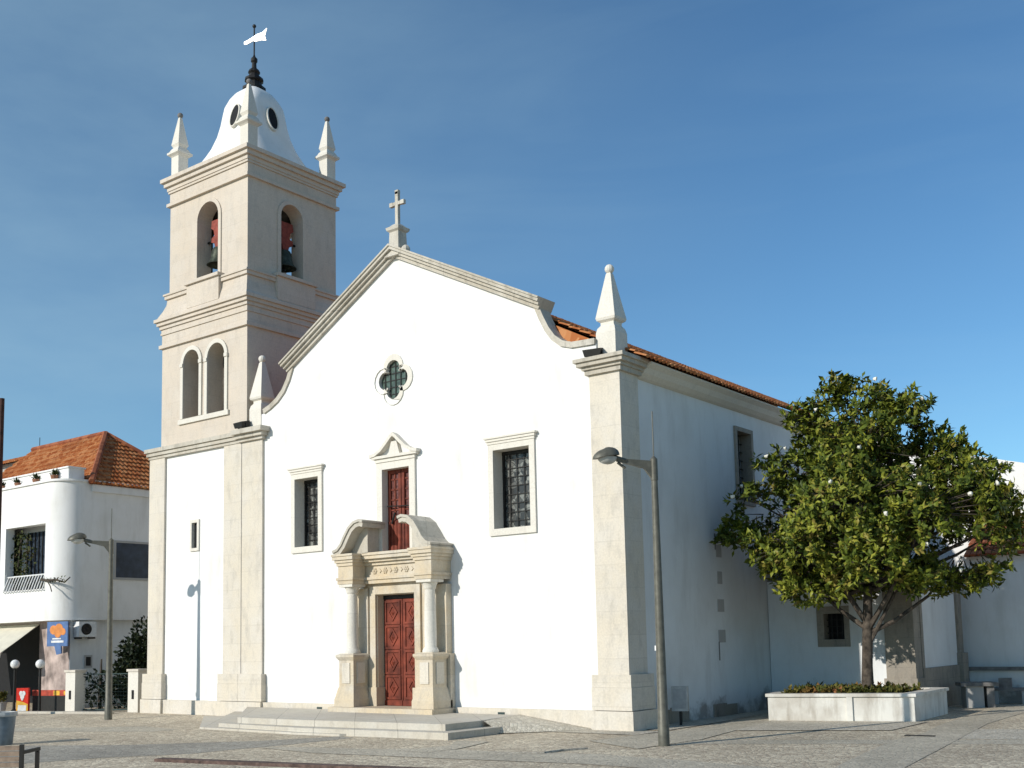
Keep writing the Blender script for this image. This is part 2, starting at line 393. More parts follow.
sheet('pavement_band', [(-5.3, -6.7), (-4.34, -6.2), (-2.81, -5.9), (-1.4, -5.2), (-.25, -5.2), (2.13, -4.7), (3.79, -4.9), (6.5, -5.4), (5.2, -6.3), (2.72, -6.2), (-.13, -6.6), (-3.22, -7.0)], .008, M['slab'])
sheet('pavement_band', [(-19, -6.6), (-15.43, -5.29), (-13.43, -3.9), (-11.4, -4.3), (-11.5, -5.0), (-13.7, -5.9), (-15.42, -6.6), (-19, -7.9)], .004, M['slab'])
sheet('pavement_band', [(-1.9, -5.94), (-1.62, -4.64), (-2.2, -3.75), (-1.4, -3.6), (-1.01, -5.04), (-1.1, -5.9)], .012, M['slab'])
sheet('pavement_strip', [(-.15, .5), (.75, .2), (.75, 3.2), (.35, 7.6), (-.15, 7.6)], .016, M['cobble2'])
sheet('pavement_strip', [(-2.6, -.1), (.2, -.1), (.75, .1), (.7, -1.0), (-2.6, -1.0)], .012, M['cobble2'])
sheet('pavement_strip', [(1.7, 3.9), (5.3, 4.8), (5.3, 2.2), (2.2, .9)], .016, M['cobble2'])
sheet('pavement_strip', [(6.65, 3.2), (14, 6.0), (14, 2.6), (7.0, .9)], .004, M['cobble2'])
MB().tube([(.25, -5.5, .005), (.7, -5.28, .012), (1.1, -5.05, .012), (1.15, -4.5, .012), (1.36, -3.95, .005)], .03, 6).build('pavement_crack', M['darksetts'])
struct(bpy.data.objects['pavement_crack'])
struct(MB().obox((-1.5, -8.78, .02), (.984, .178, 0), (-.178, .984, 0), (0, 0, 1), 3.5, .12, .04).build('kerb', M['brownkerb']))
struct(MB().obox((-22.0, -1.6, .03), (.96, .28, 0), (-.28, .96, 0), (0, 0, 1), 2.4, .12, .05).build('kerb', M['steps']))
tag(MB().box(5.95, 6.55, 1.1, 1.25, -.02, .022).build('drain_grate', M['iron']), 'narrow dark drain slot in the grey paving right of the planter', 'drain')

# ------------------------------------------------------------ church
ch = thing('church', 'white plastered church with limestone corners, red doors and a tall bell tower on its left', 'church', (0, 0, 0))
FY = .03
rk = [(-13.1, 9.42), (-12.8, 9.52), (-12.45, 9.7), (-12.15, 9.95), (-11.92, 10.28), (-11.75, 10.66)]
sk = [(-2.52, 10.72), (-2.36, 10.35), (-2.18, 10.0), (-1.98, 9.73), (-1.72, 9.53), (-1.4, 9.43), (-.71, 9.4)]
APX = (-7.42, 13.2)
outline = [(-14.0, .0), (-.3, .0), (-.3, 8.9), (-.69, 8.9), (-.69, 9.4)] + sk[::-1] + [APX] + rk[::-1] + [(-13.25, 9.4), (-13.25, 8.9), (-14.0, 8.9)]
RC = (-7.53, 9.6)
def quatrefoil(c, off, rad, n=10):
    pts = []
    for k in range(4):
        a = -PI / 2 + k * PI / 2; cx = c[0] + off * math.cos(a); cz = c[1] + off * math.sin(a)
        lim = PI - math.asin(min(1, off / rad * math.sin(PI / 4)))  # where neighbouring lobes meet
        lim = min(lim, 1.95)
        for i in range(n + 1):
            t = a - lim + 2 * lim * i / n; pts.append((cx + rad * math.cos(t), cz + rad * math.sin(t)))
    return pts
qf = quatrefoil(RC, .30, .27); qfo = quatrefoil(RC, .36, .38)
WINS = [(-11.66, -10.62, 5.08, 7.16), (-3.97, -2.78, 5.04, 7.12)]
BD = (-7.98, -6.93, 4.66, 7.05); DR = (-8.1, -6.67, .42, 3.5)
holes = [qf] + [rect(*q) for q in WINS] + [rect(*BD), rect(*DR)]
MB().prism(outline, FY, .36, holes).build('facade_wall', M['white'], ch)
# rose window
rw = MB().prism(quatrefoil(RC, .30, .265), .12, .16).build('rose_window', M['roseglass'], ch)
MB().prism(qfo, FY - .035, FY + .085, [quatrefoil(RC, .30, .262)]).build('frame', M['frame'], rw)
g = MB()
for k in range(-2, 3): g.box(RC[0] + k * .2 - .012, RC[0] + k * .2 + .012, .09, .105, RC[1] - .5, RC[1] + .5).box(RC[0] - .5, RC[0] + .5, .1, .115, RC[1] + k * .2 - .012, RC[1] + k * .2 + .012)
g.build('grille', M['iron'], rw)
# the two tall windows
for (x0, x1, z0, z1) in WINS:
    wn = MB().box(x0 - .15, x1 + .15, .42, .46, z0 - .15, z1 + .15).build('window', M['lead'], ch)
    MB().prism(rect(x0 - .16, x1 + .16, z0 - .17, z1 + .15), FY - .06, .41, [ins(rect(x0, x1, z0, z1))]).build('frame', M['frame'], wn)
    MB().rects([(x0 - .18, x1 + .18, FY - .08, FY + .1, z1 + .153, z1 + .22), (x0 - .21, x1 + .21, FY - .11, FY + .1, z1 + .223, z1 + .29), (x0 - .25, x1 + .25, FY - .14, FY + .1, z1 + .293, z1 + .34)]).build('lintel', M['frame'], wn)
    g = MB(); n = 5
    for k in range(1, n): g.box(x0 + (x1 - x0) * k / n - .011, x0 + (x1 - x0) * k / n + .011, .375, .395, z0, z1)
    for k in range(1, 9): g.box(x0, x1, .385, .405, z0 + (z1 - z0) * k / 9 - .011, z0 + (z1 - z0) * k / 9 + .011)
    g.box(x0, x0 + .07, .37, .415, z0, z1).box(x1 - .07, x1, .37, .415, z0, z1).box(x0, x1, .36, .41, z1 - .1, z1)
    g.build('grille', M['iron'], wn)
# balcony door above the portal
x0, x1, z0, z1 = BD
bd = MB().box(x0 - .05, x1 + .05, .26, .31, z0, z1 + .05).build('balcony_door', M['redglass'], ch)
g = MB(); xm = (x0 + x1) / 2
for xa, xb in ((x0, xm - .015), (xm + .015, x1)):
    g.box(xa, xa + .1, .2, .258, z0, z1).box(xb - .1, xb, .2, .258, z0, z1).box(xa, xb, .205, .258, z1 - .12, z1).box(xa, xb, .205, .258, z0, z0 + .95)
    for k in range(1, 5): g.box(xa, xb, .23, .257, z0 + .95 + k * .29 - .02, z0 + .95 + k * .29 + .02)
    g.box((xa + xb) / 2 - .02, (xa + xb) / 2 + .02, .23, .257, z0 + .9, z1)
    for k in range(4): g.box(xa + .03 + k * .125, xa + .1 + k * .125, .185, .21, z0 + .05, z0 + .92)
g.build('leaf', M['red'], bd)
MB().prism(rect(x0 - .21, x1 + .21, z0 - .1, z1 + .2), FY - .07, .25, [ins(rect(x0, x1, z0, z1))]).build('frame', M['frame'], bd)
p = MB(); zc = z1 + .203
p.rects([(x0 - .24, x1 + .24, FY - .1, FY + .1, zc, zc + .1), (x0 - .34, x1 + .34, FY - .16, FY + .1, zc + .103, zc + .18)])
xc = xm
swan = [(xc - .92, zc + .24), (xc - .72, zc + .27), (xc - .5, zc + .38), (xc - .28, zc + .57), (xc - .12, zc + .72), (xc, zc + .8), (xc + .12, zc + .72), (xc + .28, zc + .57), (xc + .5, zc + .38), (xc + .72, zc + .27), (xc + .92, zc + .24)]
p.band(swan, -.09, .0, FY - .19, FY + .1)
p.prism([(xc - .22, zc + .183), (xc + .22, zc + .183), (xc + .1, zc + .55), (xc - .1, zc + .55)], FY - .12, FY + .08)
p.build('pediment', M['frame'], bd)
g = MB().tube([(x0 + .05, .13, z0 + 1.35), (x1 - .1, .13, z0 + 1.3)], .018, 6).tube([(x0 + .2, .15, z0 + .85), (x0 + .35, .13, z0 + 1.15)], .03, 6)
g.build('handle', M['iron'], bd)

# portal
PC = -7.26
po = MB().prism(rect(-8.62, -6.0, .42, 3.95), -.13, .155, [ins(rect(*DR))]).build('portal', M['portal'], ch)
g = MB().prism(rect(-8.33, -6.44, .42, 3.74), -.2, -.128, [rect(DR[0] - .02, DR[1] + .02, .42, DR[3] + .02)])
g.box(-8.36, -8.06, -.24, .2, .42, .95).box(-6.71, -6.41, -.24, .2, .42, .95); g.build('door_frame', M['portal'], po)
for sgn in (-1, 1):
    cx = PC + sgn * 1.455
    pd = MB(); h = .28
    pd.square([(.38, .44), (.38, .64), (.36, .70), (.31, .92), (h, 1.0), (h, 1.7), (.31, 1.74), (.35, 1.80), (.35, 1.86), (h, 1.88), (h - .02, 1.9)], (cx, -.47, 0))
    pd.box(cx - .38, cx + .38, -.16, .03, .44, 1.862)
    pdo = pd.build('pedestal', M['portal'], po)
    MB().box(cx - .15, cx + .15, -.47 - h - .025, -.47 - h + .05, 1.08, 1.64).build('panel', M['stone'], po); MB().box(cx + h - .05, cx + h + .025, -.62, -.32, 1.08, 1.64).build('panel', M['stone'], po)
    c = MB().lathe([(.22, 1.9), (.22, 1.95), (.19, 2.0), (.16, 2.04), (.165, 2.4), (.157, 3.0), (.14, 3.55), (.165, 3.58), (.165, 3.62), (.19, 3.68), (.22, 3.74)], (cx, -.5, 0), 20)
    c.box(cx - .26, cx + .26, -.76, -.24, 3.742, 3.82)
    c.build('column', M['frame'], po, smooth=True)
    MB().box(cx - .3, cx + .3, -.2, .03, 1.863, 3.7).build('pilaster', M['portal'], po)
    e = MB().rects([(cx - .3, cx + .3, -.78, .03, 3.823, 3.93), (cx - .33, cx + .33, -.81, .03, 3.93, 4.0), (cx - .29, cx + .29, -.76, .03, 4.0, 4.33),
                    (cx - .32, cx + .32, -.8, .03, 4.33, 4.42), (cx - .36, cx + .36, -.84, .03, 4.42, 4.5), (cx - .4, cx + .4, -.89, .03, 4.5, 4.6), (cx - .42, cx + .42, -.92, .03, 4.6, 4.66)])
    e.build('entablature_block', M['portal'], po)
xa, xb = PC - 1.15, PC + 1.15
MB().rects([(xa, xb, -.3, .03, 3.82, 3.93), (xa, xb, -.34, .03, 3.93, 4.0), (xa, xb, -.26, .03, 4.0, 4.33), (xa, xb, -.33, .03, 4.33, 4.42), (xa, xb, -.42, .03, 4.42, 4.5), (xa, xb, -.52, .03, 4.5, 4.6), (xa, xb, -.56, .03, 4.6, 4.66)]).build('entablature', M['portal'], po)
g = MB()
for k in range(5):
    cx = PC - .8 + k * .4; r_ = .105
    for j in range(6):
        a = j * PI / 3; g.lathe([(.045, 0), (.03, .02)], (0, 0, 0), 6) if False else g.ball((cx + .06 * math.cos(a), -.265, 4.165 + .06 * math.sin(a)), .036, 6)
    g.ball((cx, -.275, 4.165), .035, 6)
    if k < 4: g.obox((cx + .2, -.265, 4.165), (.7, 0, .7), (0, 1, 0), (-.7, 0, .7), .045, .02, .045)
g.build('carved_frieze', M['portal'], po)
for sgn in (-1, 1):
    v = MB()
    X = lambda d: PC + sgn * d
    curve = [(X(1.84), 4.72), (X(1.66), 4.77), (X(1.5), 4.92), (X(1.36), 5.14), (X(1.2), 5.36), (X(1.0), 5.5), (X(.8), 5.54), (X(.66), 5.5)]
    if sgn > 0: curve = curve[::-1]
    v.band(curve, -.14, 0, -.86, .03)
    v.band(curve, -.02, .05, -.9, .03)
    inner = [(X(1.8), 4.663), (X(1.64), 4.67), (X(1.47), 4.8), (X(1.32), 5.03), (X(1.17), 5.24), (X(.98), 5.37), (X(.84), 5.41), (X(.84), 4.663)]
    if sgn < 0: inner = inner[::-1]
    v.prism(inner, -.5, .03)
    v.build('broken_pediment', M['trim'], po)
MB().prism(rect(PC - 1.06, PC + 1.0, 4.663, 4.68), -.5, .03).prism([(-8.35, 4.68), (-8.2, 4.68), (-8.2, 5.6)], -.1, .03).prism([(-6.7, 4.68), (-6.55, 4.68), (-6.7, 5.6)], -.1, .03).build('ledge', M['portal'], po)
MB().rects([(PC - 1.95, PC + 1.9, -.98, .02, .18, .437)]).build('threshold', M['portal'], po)
# entrance door, two leaves with diamond panels
x0, x1, z0, z1 = DR
dl = MB().box(x0 - .05, x1 + .05, .16, .22, z0, z1 + .05).build('entrance_door', M['red'], ch)
xm = (x0 + x1) / 2
for xa, xb in ((x0, xm - .012), (xm + .012, x1)):
    lf = MB().box(xa, xb, .12, .159, z0 + .02, z1 - .12)
    for k in range(4):
        za = z0 + .22 + k * .69; zb = za + .6
        lf.prism(rect(xa + .06, xb - .06, za - .03, zb + .03), .09, .121, [rect(xa + .12, xb - .12, za + .03, zb - .03)])
        cx = (xa + xb) / 2; cz = (za + zb) / 2
        rh = [(cx, cz - .25), (cx + .19, cz), (cx, cz + .25), (cx - .19, cz)]; ri = [(cx, cz - .17), (cx + .12, cz), (cx, cz + .17), (cx - .12, cz)]
        lf.prism(rh, .095, .121, [ri])
        lf.add([(cx, .115, cz - .1), (cx + .07, .115, cz), (cx, .115, cz + .1), (cx - .07, .115, cz), (cx, .07, cz)], [(0, 1, 4), (1, 2, 4), (2, 3, 4), (3, 0, 4)])
    lf.box(xa, xb, .085, .121, z0 + .02, z0 + .16)
    l_ = lf.build('leaf', M['red'], dl)
MB().box(x0, x1, .1, .15, z1 - .115, z1 + .02).build('transom', M['iron'], dl)
# gable coping
ga = MB()
line = [(-12.0, 10.58), APX, (-2.33, 10.63)]
for o0, o1, y0 in ((-.05, .05, -.07), (.05, .13, -.15), (.13, .21, -.23), (.21, .26, -.27)): ga.band(line, o0, o1, y0, .5 + .01 * o1)
ga.build('gable_cornice', M['trim'], ch)
MB().band(rk, -.02, .13, -.03, .4).build('curved_coping', M['trim'], ch)
MB().band(sk, -.02, .13, -.03, .4).build('curved_coping', M['trim'], ch)
# corner pilasters
def corner(x0, x1, y1, name='corner_pilaster', right=True, left=1):
    k = .12; e = 1 if right else 0
    o = MB().box(x0, x1, -.05, y1, 1.3, 8.6).build(name, M['stone'], ch)
    MB().rects([(x0 - k * left, x1 + k * e, -.05 - k, y1 + k * e, .47, 1.0), (x0 - (k - .012) * left, x1 + (k - .012) * e, -.04 - k, y1 + (k - .01) * e, 1.003, 1.3)]).build('base', M['stone'], o)
    return o
c1 = corner(-.87, 0, .8)
MB().rects([(-.95, .08, -.13, .88, 8.6, 8.72), (-1.0, .13, -.19, .92, 8.72, 8.8), (-1.1, .22, -.28, 1.0, 8.8, 8.9), (-1.16, .28, -.34, 1.05, 8.9, 8.99)]).build('capital', M['trim'], c1)
c2 = corner(-14.122, -13.12, .5, right=True, left=0)
c3 = corner(-15.0, -14.13, .3, right=False)
c4 = corner(-19.02, -18.17, 4.2, right=True)
MB().box(-14.119, -14.101, -.058, -.03, 1.32, 8.58).build('joint', M['greystone'], c2)
# plinth along the front
for q in ((-13.0, -9.3, -.12, .3, 0, .45), (-5.3, -.99, -.12, .3, 0, .45), (-18.05, -15.13, -.12, .3, 0, .45), (-1.01, .16, -.2, .98, 0, .455), (-15.14, -13.0, -.2, .3, 0, .455), (-19.18, -18.04, -.2, 4.3, 0, .455)): MB().box(*q).build('plinth', M['stone'], ch)
for x in (-10.48, -3.78): MB().box(x - .11, x + .11, -.128, -.1, .22, .36).build('vent', M['wire'], ch)
# tower shaft
sh = MB().prism(rect(-19.0, -14.2, 0, 8.6), .03, .5, [rect(-16.72, -16.4, 5.38, 6.26)]).box(-19.0, -14.2, .5, 4.2, 0, 8.6)
tw = sh.build('tower_shaft', M['white'], ch)
MB().prism(rect(-16.8, -16.32, 5.3, 6.34), -.02, .1, [rect(-16.7, -16.42, 5.4, 6.24)]).build('slit_frame', M['frame'], tw)
MB().box(-16.715, -16.405, .1, .13, 5.385, 6.255).build('slit_window', M['dark'], tw)
MB().rects([(-19.05, -14.2, -.08, 4.3, 8.6, 8.7), (-19.1, -14.25, -.14, 4.4, 8.7, 8.82), (-19.15, -14.28, -.2, 4.5, 8.82, 8.95),
            (-14.2, -13.02, -.14, .6, 8.6, 8.7), (-14.25, -12.94, -.24, .6, 8.7, 8.82), (-14.28, -12.84, -.36, .6, 8.82, 8.97)]).build('string_course', M['trim'], tw)
# tower middle stage
TX0, TX1, TY1 = -18.45, -13.93, 3.9
A1 = arch(-17.22, -16.36, 9.8, 11.68); A2 = arch(-15.92, -15.02, 9.78, 11.66)
ms = MB().prism(rect(TX0, TX1, 8.94, 12.42), 0, .6, [A1, A2]).box(TX0, TX1, TY1 - .5, TY1, 8.94, 12.42)
ms.box(TX0, TX0 + .5, .6, TY1 - .5, 8.94, 12.42).box(TX1 - .5, TX1, .6, TY1 - .5, 8.94, 12.42)

mso = ms.build('tower_middle', M['tower'], ch)
MB().box(TX0 + .51, TX1 - .51, 1.0, 1.2, 9.0, 12.4).build('inner_shade_panel', M['shadestone'], mso)  # panel behind the arches, its dark colour painting the shade within
fr = MB()
for A, (xa, xb, zb, zs) in ((A1, (-17.22, -16.36, 9.8, 11.68)), (A2, (-15.92, -15.02, 9.78, 11.66))):
    fr.prism(arch(xa - .14, xb + .14, zb, zs), -.05, -.002, [arch(xa - .002, xb + .002, zb + .001, zs)])
    for xx in (xa - .16, xb): fr.box(xx, xx + .16, -.08, -.003, zs - .1, zs + .02)
fr.box(-17.45, -14.8, -.07, -.002, 9.62, 9.78)
fr.build('arch_frame', M['frame'], mso)
def cornice(x0, x1, y0, y1, layers):
    m = MB()
    for z0, z1, e in layers: m.box(x0 - e, x1 + e, y0 - e, y1 + e, z0, z1)
    return m
cornice(TX0, TX1, 0, TY1, [(12.42, 12.54, .09), (12.54, 12.9, .012), (12.9, 12.97, .05), (12.97, 13.1, .03), (13.1, 13.22, .08), (13.22, 13.34, .15), (13.34, 13.45, .22)]).build('cornice', M['tower'], mso)
BX0 = -18.08
sk_ = MB(); prof = [(13.45, .21), (13.55, .16), (13.7, .13), (13.9, .07), (14.1, .05)]
vs = []
for z, e in prof: vs += [(BX0 - e - (.2 if z < 13.6 else .05 if z < 13.8 else 0), -e, z), (TX1 + e, -e, z), (TX1 + e, TY1 + e, z), (BX0 - e - (.2 if z < 13.6 else .05 if z < 13.8 else 0), TY1 + e, z)]
fs = [(j * 4 + i, j * 4 + (i + 1) % 4, j * 4 + 4 + (i + 1) % 4, j * 4 + 4 + i) for j in range(4) for i in range(4)] + [(16, 17, 18, 19)]
sk_.add(vs, fs)
sk_.box(BX0 - .12, TX1 + .12, -.12, TY1 + .12, 14.1, 14.22).box(BX0 - .16, TX1 + .16, -.16, TY1 + .16, 14.22, 14.28)
sk_.box(-16.85, -15.15, -.2, 0, 13.5, 14.3).box(-16.9, -15.1, -.28, 0, 14.29, 14.4)
sk_.box(TX1, TX1 + .2, 1.1, 2.75, 13.5, 14.3).box(TX1, TX1 + .28, 1.05, 2.8, 14.29, 14.4)
sk_.build('belfry_skirt', M['tower'], ch)
# belfry
F1 = arch(-16.52, -15.4, 14.4, 16.5); F2 = arch(1.38, 2.34, 14.4, 16.5)
bf = MB().prism(rect(BX0, TX1, 14.28, 17.42), 0, .55, [F1]).prism(rect(BX0, TX1, 14.28, 17.42), TY1 - .55, TY1, [F1])
bf.prismx(rect(.55, TY1 - .55, 14.28, 17.42), TX1 - .55, TX1, [F2]).prismx(rect(.55, TY1 - .55, 14.28, 17.42), BX0, BX0 + .55, [F2])
bf.box(BX0 + .55, TX1 - .55, .55, TY1 - .55, 14.1, 14.35).box(BX0 + .5, TX1 - .5, .5, TY1 - .5, 17.38, 17.7)
bfo = bf.build('belfry', M['tower'], ch)
F1s = arch(-16.53, -15.39, 14.39, 16.5); F2s = arch(1.37, 2.35, 14.39, 16.5)
MB().prism(rect(BX0 + .58, TX1 - .58, 14.36, 17.37), TY1 - .585, TY1 - .555, [F1s]).build('shade_lining', M['shadestone'], bfo)  # linings added to darken the belfry interior by colour
MB().prismx(rect(.59, TY1 - .59, 14.36, 17.37), BX0 + .555, BX0 + .575, [F2s]).build('shade_lining', M['shadestone'], bfo)
MB().box(BX0 + .6, TX1 - .6, .6, TY1 - .6, 17.3, 17.36).build('ceiling', M['shadestone'], bfo)  # same painted shade colour overhead
MB().prism(arch(-16.66, -15.26, 14.41, 16.5), -.04, -.002, [arch(-16.522, -15.398, 14.412, 16.5)]).build('arch_frame', M['tower'], bfo)
MB().prismx(arch(1.24, 2.48, 14.41, 16.5), TX1 + .002, TX1 + .04, [arch(1.378, 2.342, 14.412, 16.5)]).build('arch_frame', M['tower'], bfo)
cornice(BX0, TX1, 0, TY1, [(17.42, 17.53, .1), (17.53, 17.9, .015), (17.9, 17.98, .06), (17.98, 18.12, .09), (18.12, 18.27, .17), (18.27, 18.4, .26)]).build('cornice', M['tower'], bfo)
# corner pinnacles of the tower
DCX, DCY = (BX0 + TX1) / 2, TY1 / 2
pin = MB().square([(.2, 0), (.2, .84), (.24, .88), (.31, .93), (.31, 1.0), (.25, 1.05), (.21, 1.14), (.16, 1.2), (.18, 1.24), (.21, 1.3), (.05, 2.3), (.04, 2.33)])
first = None
for x, y in ((BX0 + .22, .2), (TX1 - .2, .2), (TX1 - .2, TY1 - .2), (BX0 + .22, TY1 - .2)):
    if first is None:
        first = pin.build('pinnacle', M['frame'], ch, (x, y, 18.38)); MB().ball((0, 0, 2.41), .1).build('ball', M['greystone'], first)
    else: copy_tree(first, ch).location = (x, y, 18.38)
# dome
dm = MB(); prof = [(1.85, 18.38), (1.6, 18.75), (1.37, 19.15), (1.17, 19.55), (1.01, 20.0), (.92, 20.4), (.86, 20.8), (.81, 21.1), (.73, 21.35), (.57, 21.58), (.38, 21.74), (.2, 21.81)]
vs = []; n = 32; fs = []
for h, z in prof:
    for i in range(n):
        a = 2 * PI * i / n; k = 6 if z < 21.2 else 4
        d = (abs(math.cos(a)) ** k + abs(math.sin(a)) ** k) ** (-1 / k); vs.append((DCX + h * d * math.cos(a), DCY + h * d * math.sin(a), z))
for j in range(len(prof) - 1):
    for i in range(n): fs.append((j * n + i, j * n + (i + 1) % n, j * n + n + (i + 1) % n, j * n + n + i))
fs.append(tuple((len(prof) - 1) * n + i for i in range(n)))
dmo = dm.add(vs, fs).build('tower_cap', M['white'], ch, smooth=True)
def oval(nx, ny, off=0):
    ax = Vector((-ny, nx, 0)); nv = Vector((nx, ny, .22)).normalized(); up = nv.cross(ax)
    if up.z < 0: up = -up
    c = Vector((DCX + nx * .94, DCY + ny * .94, 20.42)) + ax * off; m1 = MB(); m2 = MB()
    fn = lambda a, b, d: c + ax * a + up * b + nv * d
    o = [(.25 * math.cos(t * PI / 10), .47 * math.sin(t * PI / 10)) for t in range(20)]; i_ = [(.2 * math.cos(t * PI / 10), .42 * math.sin(t * PI / 10)) for t in range(20)]
    m1.plate([o, i_], fn, .09, -.25); m2.plate([i_], fn, .07, -.1)
    q = m1.build('oval_window', M['frame'], ch); m2.build('opening', M['dark'], q)
oval(0, -1, .2); oval(1, 0)
fi = MB().lathe([(.42, 0), (.42, .08), (.3, .12), (.26, .3), (.34, .36), (.32, .45), (.2, .5), (.17, .62), (.22, .68), (.17, .78), (.09, .85), (.08, 1.05), (.12, 1.1), (.12, 1.2), (.05, 1.28), (.03, 1.35)], (DCX, DCY, 21.78), 10)
fi.build('finial', M['iron'], ch)
vz = 23.72
vn = MB().tube([(DCX, DCY, 23.0), (DCX, DCY, 24.2)], .028, 6).ball((DCX, DCY, 24.22), .07, 8).build('weather_vane', M['iron'], ch)
ax = Vector((.965, .262, 0)).normalized(); nv = Vector((.26, -.96, -.05)).normalized()
fn = lambda a, b, d: Vector((DCX, DCY, vz)) + ax * a + Vector((0, 0, b)) + nv * d
MB().plate([[(-.42, -.1), (-.3, -.12), (-.05, -.05), (.05, -.1), (.3, -.1), (.52, -.16), (.46, .02), (.55, .3), (.36, .18), (.12, .16), (-.05, .1), (-.28, .02), (-.42, .0)]], fn, .02, -.02).build('flag', M['silver'], vn)
# gable cross and facade pinnacles
cx, cz = -7.38, 13.5
cr_ = MB().square([(.28, 0), (.25, .12), (.19, .2), (.17, .75), (.23, .8), (.25, .88), (.17, .93), (.1, 1.0)], (0, 0, 0))
cr_.ball((-.3, 0, .2), .13, 8).ball((.3, 0, .2), .13, 8)
cr_.box(-.055, .055, -.05, .05, 1.0, 1.98).box(-.19, .19, -.045, .045, 1.58, 1.68)
for a, b in ((-.22, 1.63), (.22, 1.63), (0, 1.97)): cr_.box(a - .06, a + .06, -.05, .05, b - .06, b + .06)
cr_.build('cross', M['trim'], ch, (cx, .1, cz - .36))
pn = MB().square([(.28, 0), (.28, .68), (.25, .8), (.19, .88), (.19, .95), (.26, 1.0), (.28, 1.06), (.07, 2.2), (.05, 2.24)])
o = pn.build('pinnacle', M['frame'], ch, (-.44, .36, 8.98)); MB().ball((0, 0, 2.34), .12).build('ball', M['frame'], o)
c = copy_tree(o, ch); c.location = (-13.55, .3, 8.95)
# nave
EX = .42; EZ = 8.97; SL = .53
sw = MB().prismx(rect(.55, 26, 0, 8.62), -.12, -.6, [rect(6.38, 7.3, 6.0, 8.02)]).build('side_wall', M['side'], ch)
MB().box(-13.9, -13.4, .6, 26, 0, 8.9).build('far_side_wall', M['side'], ch)
MB().prism([(-13.9, 0), (-.12, 0), (-.12, 8.6), (-7.0, 12.6), (-13.9, 8.6)], 25.6, 26).build('rear_wall', M['side'], ch)
wn = MB().box(-.5, -.46, 6.3, 7.4, 5.9, 8.1).build('window', M['dark'], ch)
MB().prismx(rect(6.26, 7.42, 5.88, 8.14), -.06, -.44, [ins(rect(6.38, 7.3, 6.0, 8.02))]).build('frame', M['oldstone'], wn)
g = MB()
for k in range(1, 5): g.box(-.4, -.38, 6.38 + k * .184 - .012, 6.38 + k * .184 + .012, 6, 8)
for k in range(1, 8): g.box(-.385, -.365, 6.38, 7.3, 6 + k * .25 - .012, 6 + k * .25 + .012)
g.build('grille', M['iron'], wn)
ev = MB(); pr = [(-.1, 8.58), (.0, 8.61), (.12, 8.69), (.22, 8.81), (.3, 8.86), (.36, 8.9), (.36, 8.935), (-.5, 8.935), (-.5, 8.58)]
ev.plate([pr], lambda a, b, d: (a, d, b), .9, 26); ev.build('eaves_cornice', M['frame'], ch)
up = Vector((-1, 0, SL)).normalized()
rf = MB(); rf.raw = True
tile_face(rf, (EX, .5, EZ), (EX, 26.3, EZ), up, 8.6)
rf.add([(EX - .02, .5, EZ - .03), (EX - .02, 26.3, EZ - .03), (-7.25, 26.3, EZ - .03 + 7.65 * SL), (-7.25, .5, EZ - .03 + 7.65 * SL)], [(0, 1, 2, 3)])
rf.add([(-14.6, .5, EZ), (-14.6, 26.3, EZ), (-7.25, 26.3, EZ - .03 + 7.65 * SL), (-7.25, .5, EZ - .03 + 7.65 * SL)], [(0, 3, 2, 1)])
rf.build('roof', M['tile'], ch)
MB().prism([(-.25, 8.9 + .6 * SL), (-7.2, 8.9 + 7.55 * SL), (-14.2, 9.1), (-14.2, 8.6), (-.25, 8.6)], .365, .55).build('gable_infill', M['tile'], ch)
for z, s in ((4.47, .16), (3.74, .14), (2.98, .19), (2.15, .2)): MB().box(-.13, -.108, 5.0 - s, 5.0 + s, z - .17, z + .17).build('quoin', M['tan'], ch)
for z0, z1 in ((1.5, 2.0), (4.5, 4.95)): MB().box(-.13, -.105, 4.79, 4.83, z0, z1).build('drip_strip', M['greystone'], ch)
yy = .95
while yy < 7.9:
    l = random.uniform(.35, .8)
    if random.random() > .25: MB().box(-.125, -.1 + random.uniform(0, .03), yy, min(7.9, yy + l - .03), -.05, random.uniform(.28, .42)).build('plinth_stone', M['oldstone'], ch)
    yy += l

# bells
def bell(loc, rz, label):
    b = thing('church_bell', label, 'bell', loc, rz, 'bells in the belfry')
    MB().lathe([(.1, .62), (.2, .6), (.26, .5), (.28, .3), (.33, .12), (.43, 0), (.4, .0), (.28, .12), (.2, .5)][::-1], (0, 0, 0), 20).build('bell_cup', M['bronze'], b, smooth=True)
    MB().ball((0, 0, -.02), .07, 8).tube([(0, 0, .4), (0, 0, 0)], .02, 6).build('clapper', M['iron'], b)
    MB().prism([(-.1, .6), (.1, .6), (.16, .8), (.32, .85), (.3, 1.0), (.16, 1.05), (.2, 1.25), (.34, 1.35), (.3, 1.6), (-.3, 1.6), (-.34, 1.35), (-.2, 1.25), (-.16, 1.05), (-.3, 1.0), (-.32, .85), (-.16, .8)], -.1, .1).build('yoke', M['yoke'], b)
    MB().tube([(-.75, 0, .92), (.75, 0, .92)], .04, 6).build('axle', M['iron'], b)
bell((-15.9, .42, 14.95), 0, 'bronze bell under a red yoke in the sunlit front arch of the tower')
bell((-14.3, 1.85, 14.85), PI / 2, 'bronze bell in the shaded right-hand arch of the tower')

